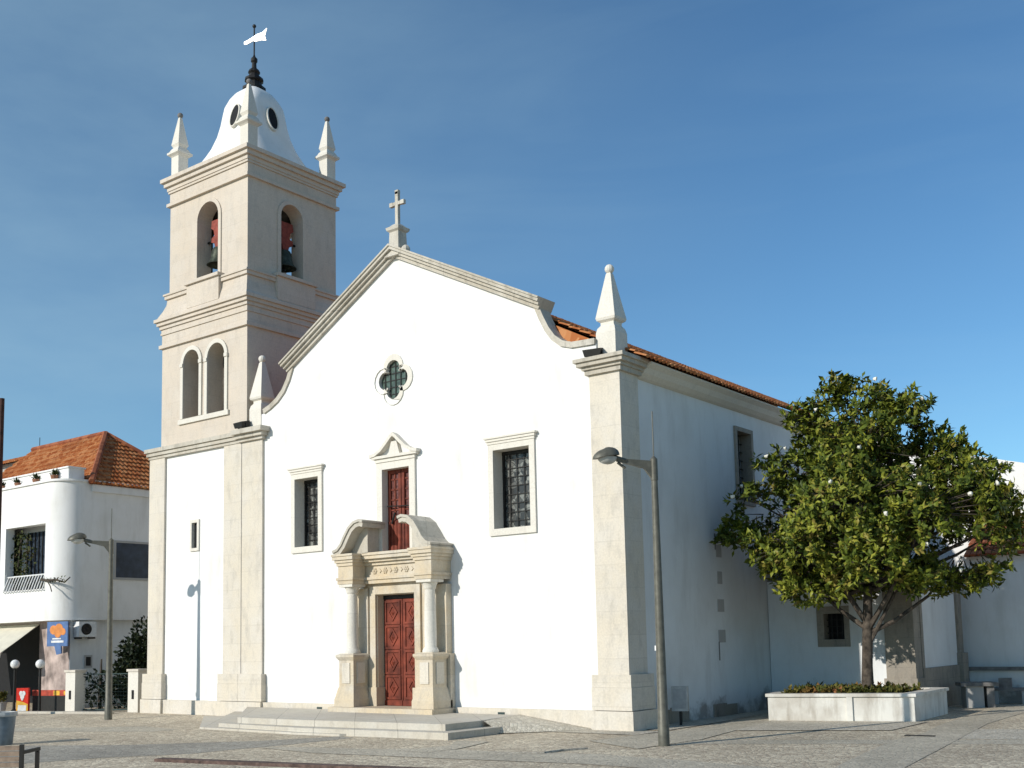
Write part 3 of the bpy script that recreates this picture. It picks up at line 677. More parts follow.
# floodlights on the capitals
def flood(loc, rz, label):
    t = thing('floodlight', label, 'floodlight', loc, rz, 'floodlights on the facade ledges')
    MB().add([(-.2, -.16, .05), (.2, -.16, .05), (.2, .12, .1), (-.2, .12, .1), (-.24, -.2, .22), (.24, -.2, .22), (.2, .14, .3), (-.2, .14, .3)], [(0, 3, 2, 1), (4, 5, 6, 7), (0, 1, 5, 4), (1, 2, 6, 5), (2, 3, 7, 6), (3, 0, 4, 7)]).build('housing', M['iron'], t)
    MB().box(-.22, -.18, -.03, .03, 0, .2).box(.18, .22, -.03, .03, 0, .2).box(-.22, .22, -.03, .03, 0, .02).build('bracket', M['iron'], t)
flood((-.72, -.02, 8.992), .2, 'small black floodlight on the right corner capital beside its pinnacle')
flood((-13.95, -.15, 8.972), -.1, 'small black floodlight on the tower string course at the foot of the left pinnacle')

# steps
st = MB()
st.slab([(-14.2, -.21), (-2.5, -.21), (-2.46, -2.0), (-2.52, -3.66), (-6.9, -3.98), (-10.45, -3.72), (-12.6, -1.9)], .0, .16)
st.slab([(-13.6, -.21), (-3.2, -.21), (-2.86, -2.02), (-2.94, -3.26), (-7.44, -3.55), (-9.95, -3.5)], .16, .31)
st.slab([(-14.8, -.9), (-13.9, -.7), (-12.4, -2.0), (-10.4, -3.7), (-6.9, -3.98), (-5.5, -3.88), (-5.6, -4.0), (-7.0, -4.12), (-10.95, -3.95)], .0, .06)
tag(st.build('steps', M['steps']), 'broad low limestone steps in front of the church doors', 'steps')
rp = MB(); rp.add([(-3.2, -.1, .318), (-.9, -.1, .016), (-2.0, -1.42, .016), (-2.42, -1.9, .02), (-2.82, -2.02, .30)], [(4, 3, 2, 1), (4, 1, 0)]); rp.raw = True
struct(rp.build('pavement_ramp', M['cobble2']))

# ------------------------------------------------------------ annex and far building
an = thing('annex', 'low shaded annex with stone corner beside the church, behind the tree', 'building', (4.1, 8, 0))
lc = lambda m: m
W_ = MB().prism(rect(-4.2, -.8, -.05, 3.7), 0, .45, [rect(-2.52, -1.92, 1.98, 2.72)]).build('front_wall', M['side'], an)
wn = MB().box(-2.6, -1.85, .34, .38, 1.9, 2.8).build('window', M['dark'], an)
MB().prism(rect(-2.72, -1.78, 1.78, 2.92), -.04, .33, [ins(rect(-2.52, -1.92, 1.98, 2.72))]).build('frame', M['oldstone'], wn)
g = MB()
for k in range(1, 4): g.box(-2.52 + k * .15 - .012, -2.52 + k * .15 + .012, .2, .22, 1.98, 2.72)
for k in range(1, 4): g.box(-2.52, -1.92, .21, .23, 1.98 + k * .185 - .012, 1.98 + k * .185 + .012)
g.build('grille', M['iron'], wn)
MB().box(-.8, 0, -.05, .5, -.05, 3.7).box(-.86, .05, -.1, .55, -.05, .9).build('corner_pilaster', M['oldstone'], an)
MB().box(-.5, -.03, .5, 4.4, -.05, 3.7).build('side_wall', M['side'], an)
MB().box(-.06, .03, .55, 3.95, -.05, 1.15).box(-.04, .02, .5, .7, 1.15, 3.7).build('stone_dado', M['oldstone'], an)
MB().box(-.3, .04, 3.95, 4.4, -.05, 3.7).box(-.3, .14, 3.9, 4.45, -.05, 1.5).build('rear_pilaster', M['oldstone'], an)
rf = MB(); rf.raw = True
tile_face(rf, (.2, -.2, 3.72), (.2, 4.7, 3.72), (-1, 0, .25), 4.4); rf.add([(.2, -.2, 3.7), (.2, 4.7, 3.7), (-4.2, 4.7, 4.78), (-4.2, -.2, 4.78)], [(0, 1, 2, 3), (3, 2, 1, 0)])
rf.build('roof', M['tile'], an)
fb = thing('white_building', 'plain white building with a lean-to tile roof behind the tree on the right', 'building', (8, 13, 0))
MB().box(-4.6, 8, 0, .4, -.05, 4.42).build('front_wall', M['white'], fb)
MB().prism([(-8, 0), (8, 0), (8, 4.6), (-2.3, 7.35), (-8, 8.9)], 1.7, 2.1).build('upper_wall', M['white'], fb)
MB().box(-8, 6, 2.1, 9, 0, 4.6).build('rear_wall', M['side'], fb)
rf = MB(); rf.raw = True
tile_face(rf, (-3.8, -.25, 4.4), (8, -.25, 4.4), (0, 1, .62), 2.25); rf.add([(-3.8, -.2, 4.38), (8, -.2, 4.38), (8, 1.7, 5.5), (-3.8, 1.7, 5.5)], [(0, 1, 2, 3), (3, 2, 1, 0)])
rf.build('lean_to_roof', M['tiledark'], fb)
lw = thing('stone_ledge', 'long low white ledge with a dark slab top against the far wall', 'ledge', (5.6, 12.7, 0))
MB().box(-1.5, 1.0, -.1, .28, 0, .95).build('base', M['side'], lw); MB().box(-1.55, 1.05, -.2, .28, .95, 1.05).build('slab_top', M['greystone'], lw)
tb = thing('stone_table', 'grey stone table on a pale block beside the planter', 'table', (4.95, 10.5, 0), .5)
MB().box(-.5, .5, -.35, .35, .6, .7).build('table_top', M['greystone'], tb); MB().box(-.36, .12, -.25, .25, 0, .6).build('leg', M['tan'], tb); MB().box(.2, .4, -.25, .25, 0, .6).build('leg', M['greystone'], tb)
sb = thing('stone_bench', 'small grey stone bench in the shade below the far ledge', 'bench', (5.35, 12.1, 0), .2)
MB().box(-.5, .7, -.18, .18, .4, .47).build('seat', M['greystone'], sb); MB().box(-.4, -.22, -.14, .14, 0, .4).build('leg', M['tan'], sb); MB().box(.4, .58, -.14, .14, 0, .4).build('leg', M['tan'], sb)
MB().box(-.2, .15, -.16, .14, .47, .75).build('back_block', M['greystone'], sb)

# ------------------------------------------------------------ planter, plants, tree
PQ = [(1.66, 3.86), (5.02, 4.78), (4.92, 7.75), (1.0, 7.75)]
def inset(q, d):
    c = Vector((sum(p[0] for p in q) / 4, sum(p[1] for p in q) / 4)); return [tuple(Vector(p) + (c - Vector(p)).normalized() * d * 1.4) for p in q]
pl = thing('planter', 'large whitewashed stone planter around the magnolia tree', 'planter', (3.2, 5.8, 0))
off = lambda q: [(x - 3.2, y - 5.8) for x, y in q]
MB().plate([off(PQ), off(inset(PQ, .22))], lambda a, b, d: (a, b, d), .6, -.02).build('wall', M['oldwhite'], pl)
MB().plate([off(inset(PQ, -.05)), off(inset(PQ, .27))], lambda a, b, d: (a, b, d), .68, .603).build('coping', M['oldwhite'], pl)
MB().slab(off(inset(PQ, .2)), .3, .55).build('soil', M['soil'], pl)
d_ = (Vector(PQ[1]) - Vector(PQ[0])).normalized(); n_ = Vector((d_.y, -d_.x))
a_ = Vector(PQ[0]) + d_ * 1.98 - Vector((3.2, 5.8))
MB().obox((a_.x + n_.x * .02, a_.y + n_.y * .02, .3), (*d_, 0), (*n_, 0), (0, 0, 1), .07, .03, .3).build('buttress', M['oldwhite'], pl)
def leafquad(mb, c, d, s, n, wd=.42):
    d = d.normalized(); a = d.cross(n)
    if a.length < 1e-3: a = d.cross(Vector((.3, .2, 1)))
    a.normalize(); n = a.cross(d).normalized(); m = c + d * s * .5 + n * s * .06
    mb.add([c, m + a * s * wd * .5 - n * s * .05, c + d * s - n * s * .08, m - a * s * wd * .5 - n * s * .05, m], [(0, 1, 4), (1, 2, 4), (2, 3, 4), (3, 0, 4)])
def rnd_unit():
    while True:
        v = Vector((random.uniform(-1, 1), random.uniform(-1, 1), random.uniform(-1, 1)))
        if .05 < v.length < 1: return v.normalized()
bed = MB(); bed.raw = True; fl = MB(); fl.raw = True
ins = inset(PQ, .35)
for i in range(420):
    a, b = random.random(), random.random()
    p0 = Vector(ins[0]).lerp(Vector(ins[1]), a); p1 = Vector(ins[3]).lerp(Vector(ins[2]), a); p = p0.lerp(p1, b * b)
    if b < .12 and random.random() < .4: continue
    hgt = random.uniform(.1, .3)
    for k in range(7):
        d = rnd_unit(); d.z = abs(d.z) + .3
        leafquad(bed, Vector((p.x, p.y, .54 + hgt * random.uniform(.2, .8))), d, random.uniform(.1, .2), Vector((0, 0, 1)), .5)
tag(bed.build('bedding_plants', M['bedding']), 'low reddish green bedding plants filling the planter', 'plants', None, 'stuff')

TR = Vector((3.55, 5.75, .5))
rv = Vector((.938, .347, 0)); dv = Vector((-.347, .938, 0))
def TP(a, z, d=0): return rv * a + dv * d + Vector((0, 0, z - TR.z))     # tree-local: sideways, height, depth
tree = thing('magnolia_tree', 'magnolia tree with glossy leaves and a few white flowers in the white planter', 'tree', TR)
lobes = [(0.15, 8.05, 0, .95, .95), (-0.75, 7.45, .3, .95, .8), (1.15, 7.4, -.3, .95, .8), (0.2, 6.8, -.9, 1.5, 1.1), (-1.42, 6.3, 0, 1.35, 1.0), (1.9, 6.65, .2, 1.15, .9), (2.6, 5.9, -.2, 1.3, .85),
         (-2.02, 5.4, -.4, 1.3, .9), (3.1, 5.0, .2, 1.15, .95), (0.0, 5.5, -1.6, 1.7, 1.2), (1.6, 5.1, -1.3, 1.5, 1.1), (-1.22, 4.6, -1.0, 1.5, .95), (2.7, 4.3, -.3, 1.4, .9), (-1.57, 4.0, .3, 1.25, .85),
         (0.3, 4.2, -1.2, 1.5, .9), (0.2, 5.3, 1.5, 1.8, 1.3), (1.6, 5.7, 1.5, 1.5, 1.1), (-1.22, 5.3, 1.4, 1.4, 1.0), (0.2, 6.8, 1.2, 1.3, 1.0), (-2.92, 5.05, 0, .55, .4), (-2.67, 5.75, .1, .6, .45),
         (3.85, 5.1, 0, .55, .5), (2.0, 3.55, .4, 1.2, .55), (-1.25, 3.35, -.3, 1.0, .5), (3.0, 3.6, 0, .9, .5), (-3.42, 4.75, 0, .35, .25), (-0.4, 8.55, .1, .5, .4), (2.6, 6.95, 0, .5, .4), (0.6, 3.5, -.8, 1.2, .5), (-0.2, 3.6, .9, 1.3, .6), (1.2, 4.2, 1.5, 1.4, .9), (-1.52, 4.2, 1.5, 1.2, .8), (0.2, 6.0, 0, 1.6, 1.3), (0.0, 4.7, 0, 1.9, 1.0), (-.95, 7.85, 0, .8, .6), (1.2, 7.85, 0, .85, .6), (2.2, 7.05, 0, .8, .6), (3.3, 4.5, .2, 1.0, .8), (2.9, 5.4, -.9, 1.0, .8), (-2.3, 4.7, -.5, 1.0, .7)]
tr = MB(); 
forks = [(0, .6), (0.03, 1.3), (0.05, 1.95)]
tr.tube([TP(-.02, .45), TP(0, .62), TP(.02, 1.3), TP(.06, 2.0), TP(.1, 2.6), TP(.15, 3.6), TP(.1, 5.0), TP(.2, 6.4), TP(.2, 7.9)], [.22, .16, .135, .13, .12, .1, .08, .06, .02], 10)
limbs = []
lobes = [(a - .22 if a > 2.4 else a, z, d, rx, rz_) for (a, z, d, rx, rz_) in lobes]
for (a, z, d, rx, rz_) in lobes:
    main = lobes.index((a, z, d, rx, rz_)) in (6, 7, 10, 13, 22); h0 = random.uniform(1.85, 2.5) if main else random.uniform(3.2, 3.9) if z < 6 else random.uniform(4.2, 5.4); s0 = TP(.1, h0)
    e = TP(a, z, d); m1 = s0.lerp(e, .35) + Vector((0, 0, -.12 if z < 5 else .1)) + rnd_unit() * .15; m2 = s0.lerp(e, .7) + rnd_unit() * .2
    rr = .075 if z < 5.5 else .055
    tr.tube([s0, m1, m2, e], [rr, rr * .75, rr * .5, .012], 7); limbs.append((m1, m2, e))
tr.build('trunk', M['bark'], tree, smooth=True)
lf = MB(); lf.raw = True; tw_ = MB(); flw = []
for li, (a, z, d, rx, rz_) in enumerate(lobes):
    cnt = int(150 * (rx * rx * .7 + rx * rz_ * .6)) + 8
    c = TP(a, z, d)
    for i in range(cnt):
        q = rnd_unit(); k = random.random() ** .33
        if q.z < -.2 and random.random() < .25: continue
        p = c + Vector((q.x * rx * k, q.y * rx * k, q.z * rz_ * k)) * random.uniform(.8, 1.12)
        if pnoise.noise(p * .95 + Vector((3, 7, 1))) < -.13: continue
        out = (p - TP(.2, 5.2)).normalized()
        if random.random() < .3: tw_.tube([c.lerp(p, .45) + rnd_unit() * .08, p], [.016, .006], 4)
        nl = random.randint(6, 9); tip = (out * .7 + Vector((0, 0, .5)) + rnd_unit() * .5).normalized()
        for j in range(nl):
            dd = (tip * random.uniform(.0, .9) + rnd_unit()).normalized()
            leafquad(lf, p + rnd_unit() * .05, dd, random.uniform(.14, .26), (tip + rnd_unit() * .4), random.uniform(.38, .5))
        if k > .85 and q.dot(dv) < .3 and random.random() < .02: flw.append(p + out * .12)
lf.build('crown', M['leaf'], tree); tw_.build('twigs', M['bark'], tree)
for a, z in ((-2.9, 6.05), (-3.1, 5.75), (-2.2, 6.75), (.6, 8.6), (-.35, 8.75), (1.7, 8.0), (1.5, 4.2), (.6, 4.9), (-.6, 5.7), (-1.7, 6.9), (2.3, 3.6), (1.4, 5.6), (2.5, 5.3), (-.9, 7.9), (3.2, 5.6), (.1, 6.6)):
    d = min([ld - lrx * math.sqrt(max(0, 1 - ((a - la) / lrx) ** 2 - ((z - lz) / lrz) ** 2)) for la, lz, ld, lrx, lrz in lobes if ((a - la) / lrx) ** 2 + ((z - lz) / lrz) ** 2 < 1] or [-.3]) * .98 - .02
    m = MB().lathe([(.01, -.02), (.04, -.01), (.055, .02), (.045, .06), (.02, .04)], (0, 0, 0), 7, sx=random.uniform(.7, 1.2), sy=random.uniform(.7, 1.2)); m.v = [(x + .3 * z * random.uniform(-1, 1), y, z + random.uniform(-.02, .02)) for x, y, z in m.v]
    m.build('flower', M['petal'], tree, TP(a, z, d), True)

# ------------------------------------------------------------ street lamps, info cabinet
lampdir = Vector((-.65, -.76, 0)).normalized()
def street_lamp(loc, label, H=5.9):
    t = thing('street_lamp', label, 'street lamp', loc, 0, 'grey arm street lamps')
    MB().lathe([(.115, 0), (.115, .5), (.105, .52), (.09, 2.2), (.075, 4.2), (.065, H - .45), (.075, H - .44), (.075, H), (.02, H + .06)], (0, 0, 0), 14).build('pole', M['lampgrey'], t, smooth=True)
    MB().tube([(0, 0, H + .02), (0, 0, H + 1.0)], .012, 5).build('spike', M['lampgrey'], t)
    a = MB(); side = Vector((lampdir.y, -lampdir.x, 0)); pts = [lampdir * .05 + Vector((0, 0, H - .42)), lampdir * .22 + Vector((0, 0, H - .2)), lampdir * .45 + Vector((0, 0, H - .14)), lampdir * .8 + Vector((0, 0, H - .06)), lampdir * .8 + Vector((0, 0, H - .0)), lampdir * .4 + Vector((0, 0, H - .02)), lampdir * .05 + Vector((0, 0, H - .04))]
    for i in range(1): a.plate([[(p.dot(lampdir), p.z) for p in pts]], lambda u_, v_, d: lampdir * u_ + Vector((0, 0, v_)) + side * d, .035, -.035)
    a.tube([lampdir * .6 + Vector((0, 0, H - .05)), lampdir * .85 + Vector((0, 0, H + .02))], .055, 8)
    a.tube([lampdir * .78 + Vector((0, 0, H - .08)), lampdir * .62 + Vector((0, 0, H - .2))], .03, 6); a.build('arm', M['lampgrey'], t)
    c = lampdir * 1.02 + Vector((0, 0, H + .03)); m = MB(); m2 = MB(); vs = []; fs = []; n = 14
    for j in range(7):
        th = j / 6 * PI / 2
        for i in range(n):
            al = 2 * PI * i / n; vs.append(c + lampdir * .29 * math.cos(al) * math.cos(th) + side * .19 * math.sin(al) * math.cos(th) + Vector((0, 0, .2 * math.sin(th) * (1 if math.cos(al) < .5 else .9) - .05 * math.cos(al) * math.cos(th))))
    fs = [(j * n + i, j * n + (i + 1) % n, j * n + n + (i + 1) % n, j * n + n + i) for j in range(6) for i in range(n)] + [tuple(range(n))]
    hd = m.add(vs, fs).build('lamp_head', M['lampgrey'], t, smooth=True); vs = []
    for j in range(5):
        th = j / 4 * PI / 2 * .98
        for i in range(n):
            al = 2 * PI * i / n; vs.append(c + lampdir * (-.02 + .21 * math.cos(al) * math.cos(th)) + side * .15 * math.sin(al) * math.cos(th) + Vector((0, 0, -.15 * math.sin(th) - .005)))
    fs = [(j * n + i, j * n + (i + 1) % n, j * n + n + (i + 1) % n, j * n + n + i) for j in range(4) for i in range(n)] + [tuple(range(n))]
    m2.add(vs, fs).build('diffuser', M['lens'], hd, smooth=True)
    MB().box(-.12, -.08, -.03, .03, 1.9, 2.0).build('marker', M['whitepaint'], t)
street_lamp((2.44, -2.79, 0), 'tall grey street lamp with one arm in front of the church right corner', 5.82)
street_lamp((-17.2, -2.65, -.06), 'grey street lamp with one arm in front of the house, left of the tower', 5.62)
ib = thing('notice_cabinet', 'small grey notice cabinet on a short post by the shaded church wall', 'cabinet', (.34, 1.72, 0), .35)
MB().box(-.03, .03, -.03, .03, 0, .36).build('post', M['iron'], ib); MB().box(-.2, .2, -.09, .09, .36, .96).build('case', M['boxgrey'], ib)
MB().box(-.16, .16, -.096, -.088, .42, .9).build('panel', M['boxpanel'], ib)

# ------------------------------------------------------------ house on the left
hs = thing('house', 'white two-storey house with rounded corner, balcony and orange hipped tile roof left of the church', 'house', (-24.1, -.3, 0))
def curved(x0, x1, y0, y1, rad, n=48):    # plan outline with rounded front-right corner; local coords
    return [(x0, y0)] + [(x1 - rad + rad * math.sin(t / n * PI / 2), y0 + rad - rad * math.cos(t / n * PI / 2)) for t in range(n + 1)] + [(x1, y1), (x0, y1)]
up_ = MB(); hx0, hx1, hz0, hz1 = -3.95, -1.08, 4.45, 6.9
pl_ = curved(-1.08, 0, 0, 9, .9)
up_.slab(pl_, 3.25, 8.45)
up_.box(-13, -1.08, .0, .35, 3.25, hz0).box(-13, -1.08, .0, .35, hz1, 8.45).box(-13, hx0, 0, .35, hz0, hz1)
up_.box(-13, -1.08, .8, 9, 3.25, 8.45).box(-13, -1.08, .35, .8, 3.25, 3.5).box(-13, -1.08, .35, .8, 8.2, 8.45)
uw = up_.build('upper_wall', M['white'], hs)
MB().slab(curved(-13.05, .07, -.07, 9, .95), 8.45, 8.53).build('ledge', M['white'], hs)
MB().slab(curved(-7, -.35, .45, 1.1, .05), 8.53, 8.98).slab(curved(-7.04, -.3, .4, 1.14, .05), 8.98, 9.04).build('parapet', M['white'], hs)
lw_ = MB().box(-1.9, -.25, .6, 9, -.1, 3.25).box(-13, -1.9, 2.6, 9, -.1, 3.25)
lw_.build('lower_wall', M['side'], hs)
MB().box(-1.9, -.27, .575, .597, -.05, 3.2).build('shop_front', M['pink'], hs)
MB().prism(rect(-2.4, -1.905, -.1, 3.25), .62, .95).build('pink_doorpost', M['pink'], hs)
MB().box(-12, -1.95, 2.5, 2.6, 0, 3.2).build('shop_interior', M['dark'], hs)
dr = MB().box(-5.4, -4.0, .74, .795, hz0 - .2, hz1 - .25).build('balcony_window', M['dark'], hs)
MB().box(-4.0, -3.72, .7, .79, hz0 - .2, hz1 - .2).build('frame', M['whitepaint'], dr)
sh_ = MB().box(-3.68, -1.9, .73, .795, hz0 - .2, hz1 - .15).build('shutter', M['navy'], hs)
g = MB()
for k in range(7): g.box(-3.6 + k * .27, -3.56 + k * .27, .69, .728, hz0 - .2, hz1 - .15)
g.build('bars', M['iron'], sh_)
MB().box(-9, -1.2, .76, .798, 3.6, hz0 - .2).build('balcony_wall', M['tan'], hs)
rl = MB()
for k in range(15):
    x = hx0 + .1 + k * .2
    rl.tube([(x, .12, hz0 + .55), (x, -.02, hz0 + .2), (x, -.1, hz0 - .02), (x, .02, hz0 - .1)], .022, 5)
rl.tube([(hx0, .12, hz0 + .55), (hx1, .12, hz0 + .55)], .03, 6)
rl.build('balcony_railing', M['whitepaint'], hs)
sw_ = MB().box(-.0, .03, 2.26, 3.75, 4.88, 6.22).build('window', M['navy'], hs)
MB().prismx(rect(2.18, 3.83, 4.8, 6.3), .0, .05, [rect(2.26, 3.75, 4.88, 6.22)]).build('frame', M['tan'], sw_)
vt = MB().box(-.26, -.22, 1.18, 1.5, 1.48, 1.95).build('meter_box', M['tan'], hs); MB().box(-.222, -.215, 1.24, 1.44, 1.55, 1.88).build('cover', M['iron'], vt)
rf = MB(); rf.raw = True
ez = 8.4; dep = 5.4; y0_, y1_ = 1.1, 6.9; xr = .15; ridge = 2.75; run = 2.9
upf = Vector((0, run, ridge)); upl = Vector((-3.7, 0, ridge)); 
tile_face(rf, (-10.3, y0_, ez), (xr, y0_, ez), upf, upf.length, 1.0, 10.45 - 3.7)
tile_face(rf, (xr, y0_, ez), (xr, y1_, ez), upl, upl.length, 2.9, 2.9)
A_, B_, C_, D_ = (-10.3, y0_, ez - .03), (xr, y0_, ez - .03), (xr, y1_, ez - .03), (-10.3, y1_, ez - .03); E_, F_ = (-9.3, 4.0, ez + ridge - .03), (xr - 3.7, 4.0, ez + ridge - .03)
rf.add([A_, B_, C_, D_, E_, F_], [(0, 1, 5, 4), (1, 2, 5), (2, 3, 4, 5), (3, 0, 4)])
rfo = rf.build('roof', M['tile'], hs)
MB().tube([(-9.3, 4.0, ez + ridge + .03), (xr - 3.7, 4.0, ez + ridge + .03), (xr, y0_, ez + .06)], .12, 6).tube([(xr - 3.7, 4.0, ez + ridge + .03), (xr, y1_, ez + .06)], .12, 6).build('ridge_tiles', M['tiledark'], rfo)
MB().box(-10.1, xr - .05, y0_ + .1, y1_ - .1, 8.1, ez - .02).build('eaves', M['white'], hs)
aw = MB(); aw.raw = False
aw.prismx([(.55, 3.12), (.5, 3.08), (-.95, 2.1), (-.98, 1.92), (-.94, 1.92), (-.9, 2.1), (.55, 3.16)][::-1], -9, -2.35)
aw.build('awning', M['awning'], hs)
ac = thing('air_conditioner', 'white air conditioner unit on the side wall of the white house', 'air conditioner', (-24.34, .75, 2.55))
MB().box(.06, .42, -.36, .36, .08, .64).build('case', M['whitepaint'], ac)
cxx = MB().lathe([(.21, 0), (.21, .02), (.17, .03), (.06, .02), (.03, .04)], (0, 0, 0), 18); cxx.v = [(.42 + z, x - .06, y + .36) for x, y, z in cxx.v]; cxx.build('fan_grille', M['iron'], ac)
MB().box(0, .44, -.3, -.25, 0, .06).box(0, .44, .25, .3, 0, .06).build('bracket', M['iron'], ac)
bs = thing('hanging_sign', 'blue hanging shop sign with an orange shape under the house overhang', 'sign', (-24.4, -.1, 2.15), .3)
MB().box(-.55, .4, -.03, .03, .15, 1.05).prism([(-.2, .15), (.1, .15), (.12, -.12), (-.1, -.16)], -.03, .03).build('board', M['signblue'], bs)
o1 = MB()
for a, b, q in ((-.25, .75, .17), (-.0, .8, .18), (.18, .68, .13), (-.05, .62, .16)): o1.plate([[(a + q * math.cos(t * PI / 7), b + q * math.sin(t * PI / 7)) for t in range(14)]], lambda x, z, d: (x, d, z), -.036 - q * .02, -.028)
o1.build('orange_emblem', M['signorange'], bs)
MB().box(-.35, .22, -.037, -.028, .28, .36).box(-.3, .1, -.0375, -.0285, .4, .45).build('pale_stripe', M['whitepaint'], bs)
for i, (x, y, k) in enumerate(((-30.5, .75, 0), (-29.2, .75, 1), (-28.0, .72, 2), (-26.6, .68, 3), (-25.2, .62, 4))):
    pt = thing('potted_plant', 'small potted plant on the parapet of the white house, ' + ('at its far left end', 'second from the left', 'in the middle', 'second from the rounded corner', 'nearest the rounded corner')[k], 'potted plant', (x, y - .6, 8.53), 0, 'pots along the house parapet')
    MB().lathe([(.1, 0), (.15, .2), (.16, .22)], (0, 0, 0), 10).build('pot', M['terracotta'], pt)
    m = MB(); m.raw = True
    for j in range(26):
        d = rnd_unit(); d.z = abs(d.z) + .2; leafquad(m, Vector((random.uniform(-.1, .1), random.uniform(-.1, .1), .22)), d, random.uniform(.15, .32), Vector((0, 0, 1)), .35)
    m.build('foliage', M['vine'], pt)
# climbing plant on the balcony
cp = thing('climbing_plant', 'straggly climbing plant hanging in and beside the house balcony', 'plant', (-27.2, -.25, 4.5))
m = MB().tube([(1.9, -.1, .3), (2.4, -.16, .22), (2.9, -.14, .24), (3.4, -.05, .12), (3.6, .05, .3)], [.05, .05, .04, .03, .02], 6).tube([(2.4, -.16, .22), (2.7, -.2, .0), (2.8, -.2, -.2)], .02, 5).tube([(-.6, .3, -.1), (-.5, .3, 1.0), (-.3, .3, 2.0)], .03, 5)
m.build('stems', M['bark'], cp)
m = MB(); m.raw = True
for j in range(420):
    x = random.gauss(-.3, .4); z = random.uniform(.1, 2.2)
    leafquad(m, Vector((x, .3 + random.uniform(-.15, .15), z)), rnd_unit(), random.uniform(.1, .2), rnd_unit(), .5)
for j in range(60): leafquad(m, Vector((random.uniform(1.8, 3.6), -.12, .22 + random.uniform(-.1, .12))), rnd_unit(), random.uniform(.06, .13), rnd_unit(), .5)
m.build('leaves', M['vine'], cp)
an_ = tag(MB().tube([(0, 0, 0), (0, 0, .75)], .016, 5).build('antenna', M['iron'], None, (-33.2, 3.9, 11.0)), 'thin aerial rod on the ridge of the house roof', 'antenna')
# house further back
h2 = thing('house', 'grey house with an orange roof partly hidden behind the white house', 'house', (-46, 8, 0))
MB().box(-8, 4.4, 0, 7, 0, 12.2).build('wall', M['tan'], h2)
rf = MB(); rf.raw = True
tile_face(rf, (-8.4, -.35, 12.15), (4.7, -.35, 12.15), (0, 1, .36), 3.9); rf.add([(-8.4, -.35, 12.12), (4.7, -.35, 12.12), (4.7, 3.5, 13.5), (-8.4, 3.5, 13.5), (4.7, 7.3, 12.12), (-8.4, 7.3, 12.12)], [(0, 1, 2, 3), (3, 2, 4, 5)]); rf.build('roof', M['tile'], h2)
h3 = thing('house', 'small house end with a reddish tiled roof just behind the tower left edge', 'house', (-21.3, 8.5, 0))
MB().box(-.9, 4, 0, 4, 0, 10.9).build('wall', M['white'], h3)
MB().prism([(-1.2, 10.9), (4.2, 10.9), (4.2, 12.0), (.6, 12.0)], -.3, 4.3).build('roof', M['tiledark'], h3)
# gate, piers, hedge
for i, (x, y, lab) in enumerate(((-22.2, -.75, 'pale stone gate pier beside the house'), (-19.75, .1, 'pale stone gate pier built against the tower foot'))):
    g_ = thing('gate_pier', lab, 'gate pier', (x, y, 0), .15, 'stone gate piers')
    MB().box(-.24, .24, -.22, .22, -.05, 1.38).build('shaft', M['frame'], g_); MB().box(-.28, .28, -.26, .26, 1.38, 1.46).build('cap', M['stone'], g_); MB().box(-.05, .05, -.235, -.215, .45, .75).build('plate', M['dark'], g_)
gt = thing('wire_gate', 'green wire mesh gate between the two stone piers', 'gate', (-22.1, -.6, 0), math.atan2(.6, 2.1))
Lg = 2.1; MB().tube([(0, 0, .08), (Lg, 0, .08), (Lg, 0, 1.3), (0, 0, 1.3), (0, 0, .08)], .025, 6).build('frame', M['wire'], gt)
m = MB()
for k in range(1, 18): m.tube([(k * Lg / 18, 0, .08), (k * Lg / 18, 0, 1.3)], .003, 4)
for k in range(1, 10): m.tube([(0, .003, .08 + k * .122), (Lg, .003, .08 + k * .122)], .003, 4)
m.tube([(0, 0, 1.3), (Lg, 0, .08)], .012, 4); m.build('mesh', M['wire'], gt)
def bush(name, label, cat, loc, blobs, n, s, m_):
    t = thing(name, label, cat, loc); b = MB(); b.raw = True
    for (x, y, z, rx, rz_) in blobs:
        for i in range(int(n * rx * (rx + rz_))):
            q = rnd_unit(); k = random.random() ** .4; p = Vector((x + q.x * rx * k, y + q.y * rx * k, z + q.z * rz_ * k))
            leafquad(b, p, (q + rnd_unit()).normalized(), random.uniform(.6, 1.2) * s, rnd_unit(), .6)
    b.build('foliage', m_, t); MB().tube([(0, 0, -.05), (0.05, 0, 1.0), (0, .05, 1.8)], [.08, .06, .03], 6).build('stem', M['bark'], t)
    return t
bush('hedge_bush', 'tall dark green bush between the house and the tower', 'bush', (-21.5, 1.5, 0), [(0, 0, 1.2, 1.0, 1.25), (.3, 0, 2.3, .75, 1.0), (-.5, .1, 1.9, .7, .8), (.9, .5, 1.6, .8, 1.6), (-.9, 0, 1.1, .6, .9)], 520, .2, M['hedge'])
bush('hedge_bush', 'low dark bush behind the wire gate', 'bush', (-23.0, .7, 0), [(0, 0, .7, .6, .7), (.9, .2, .6, .6, .6)], 420, .18, M['hedge'])
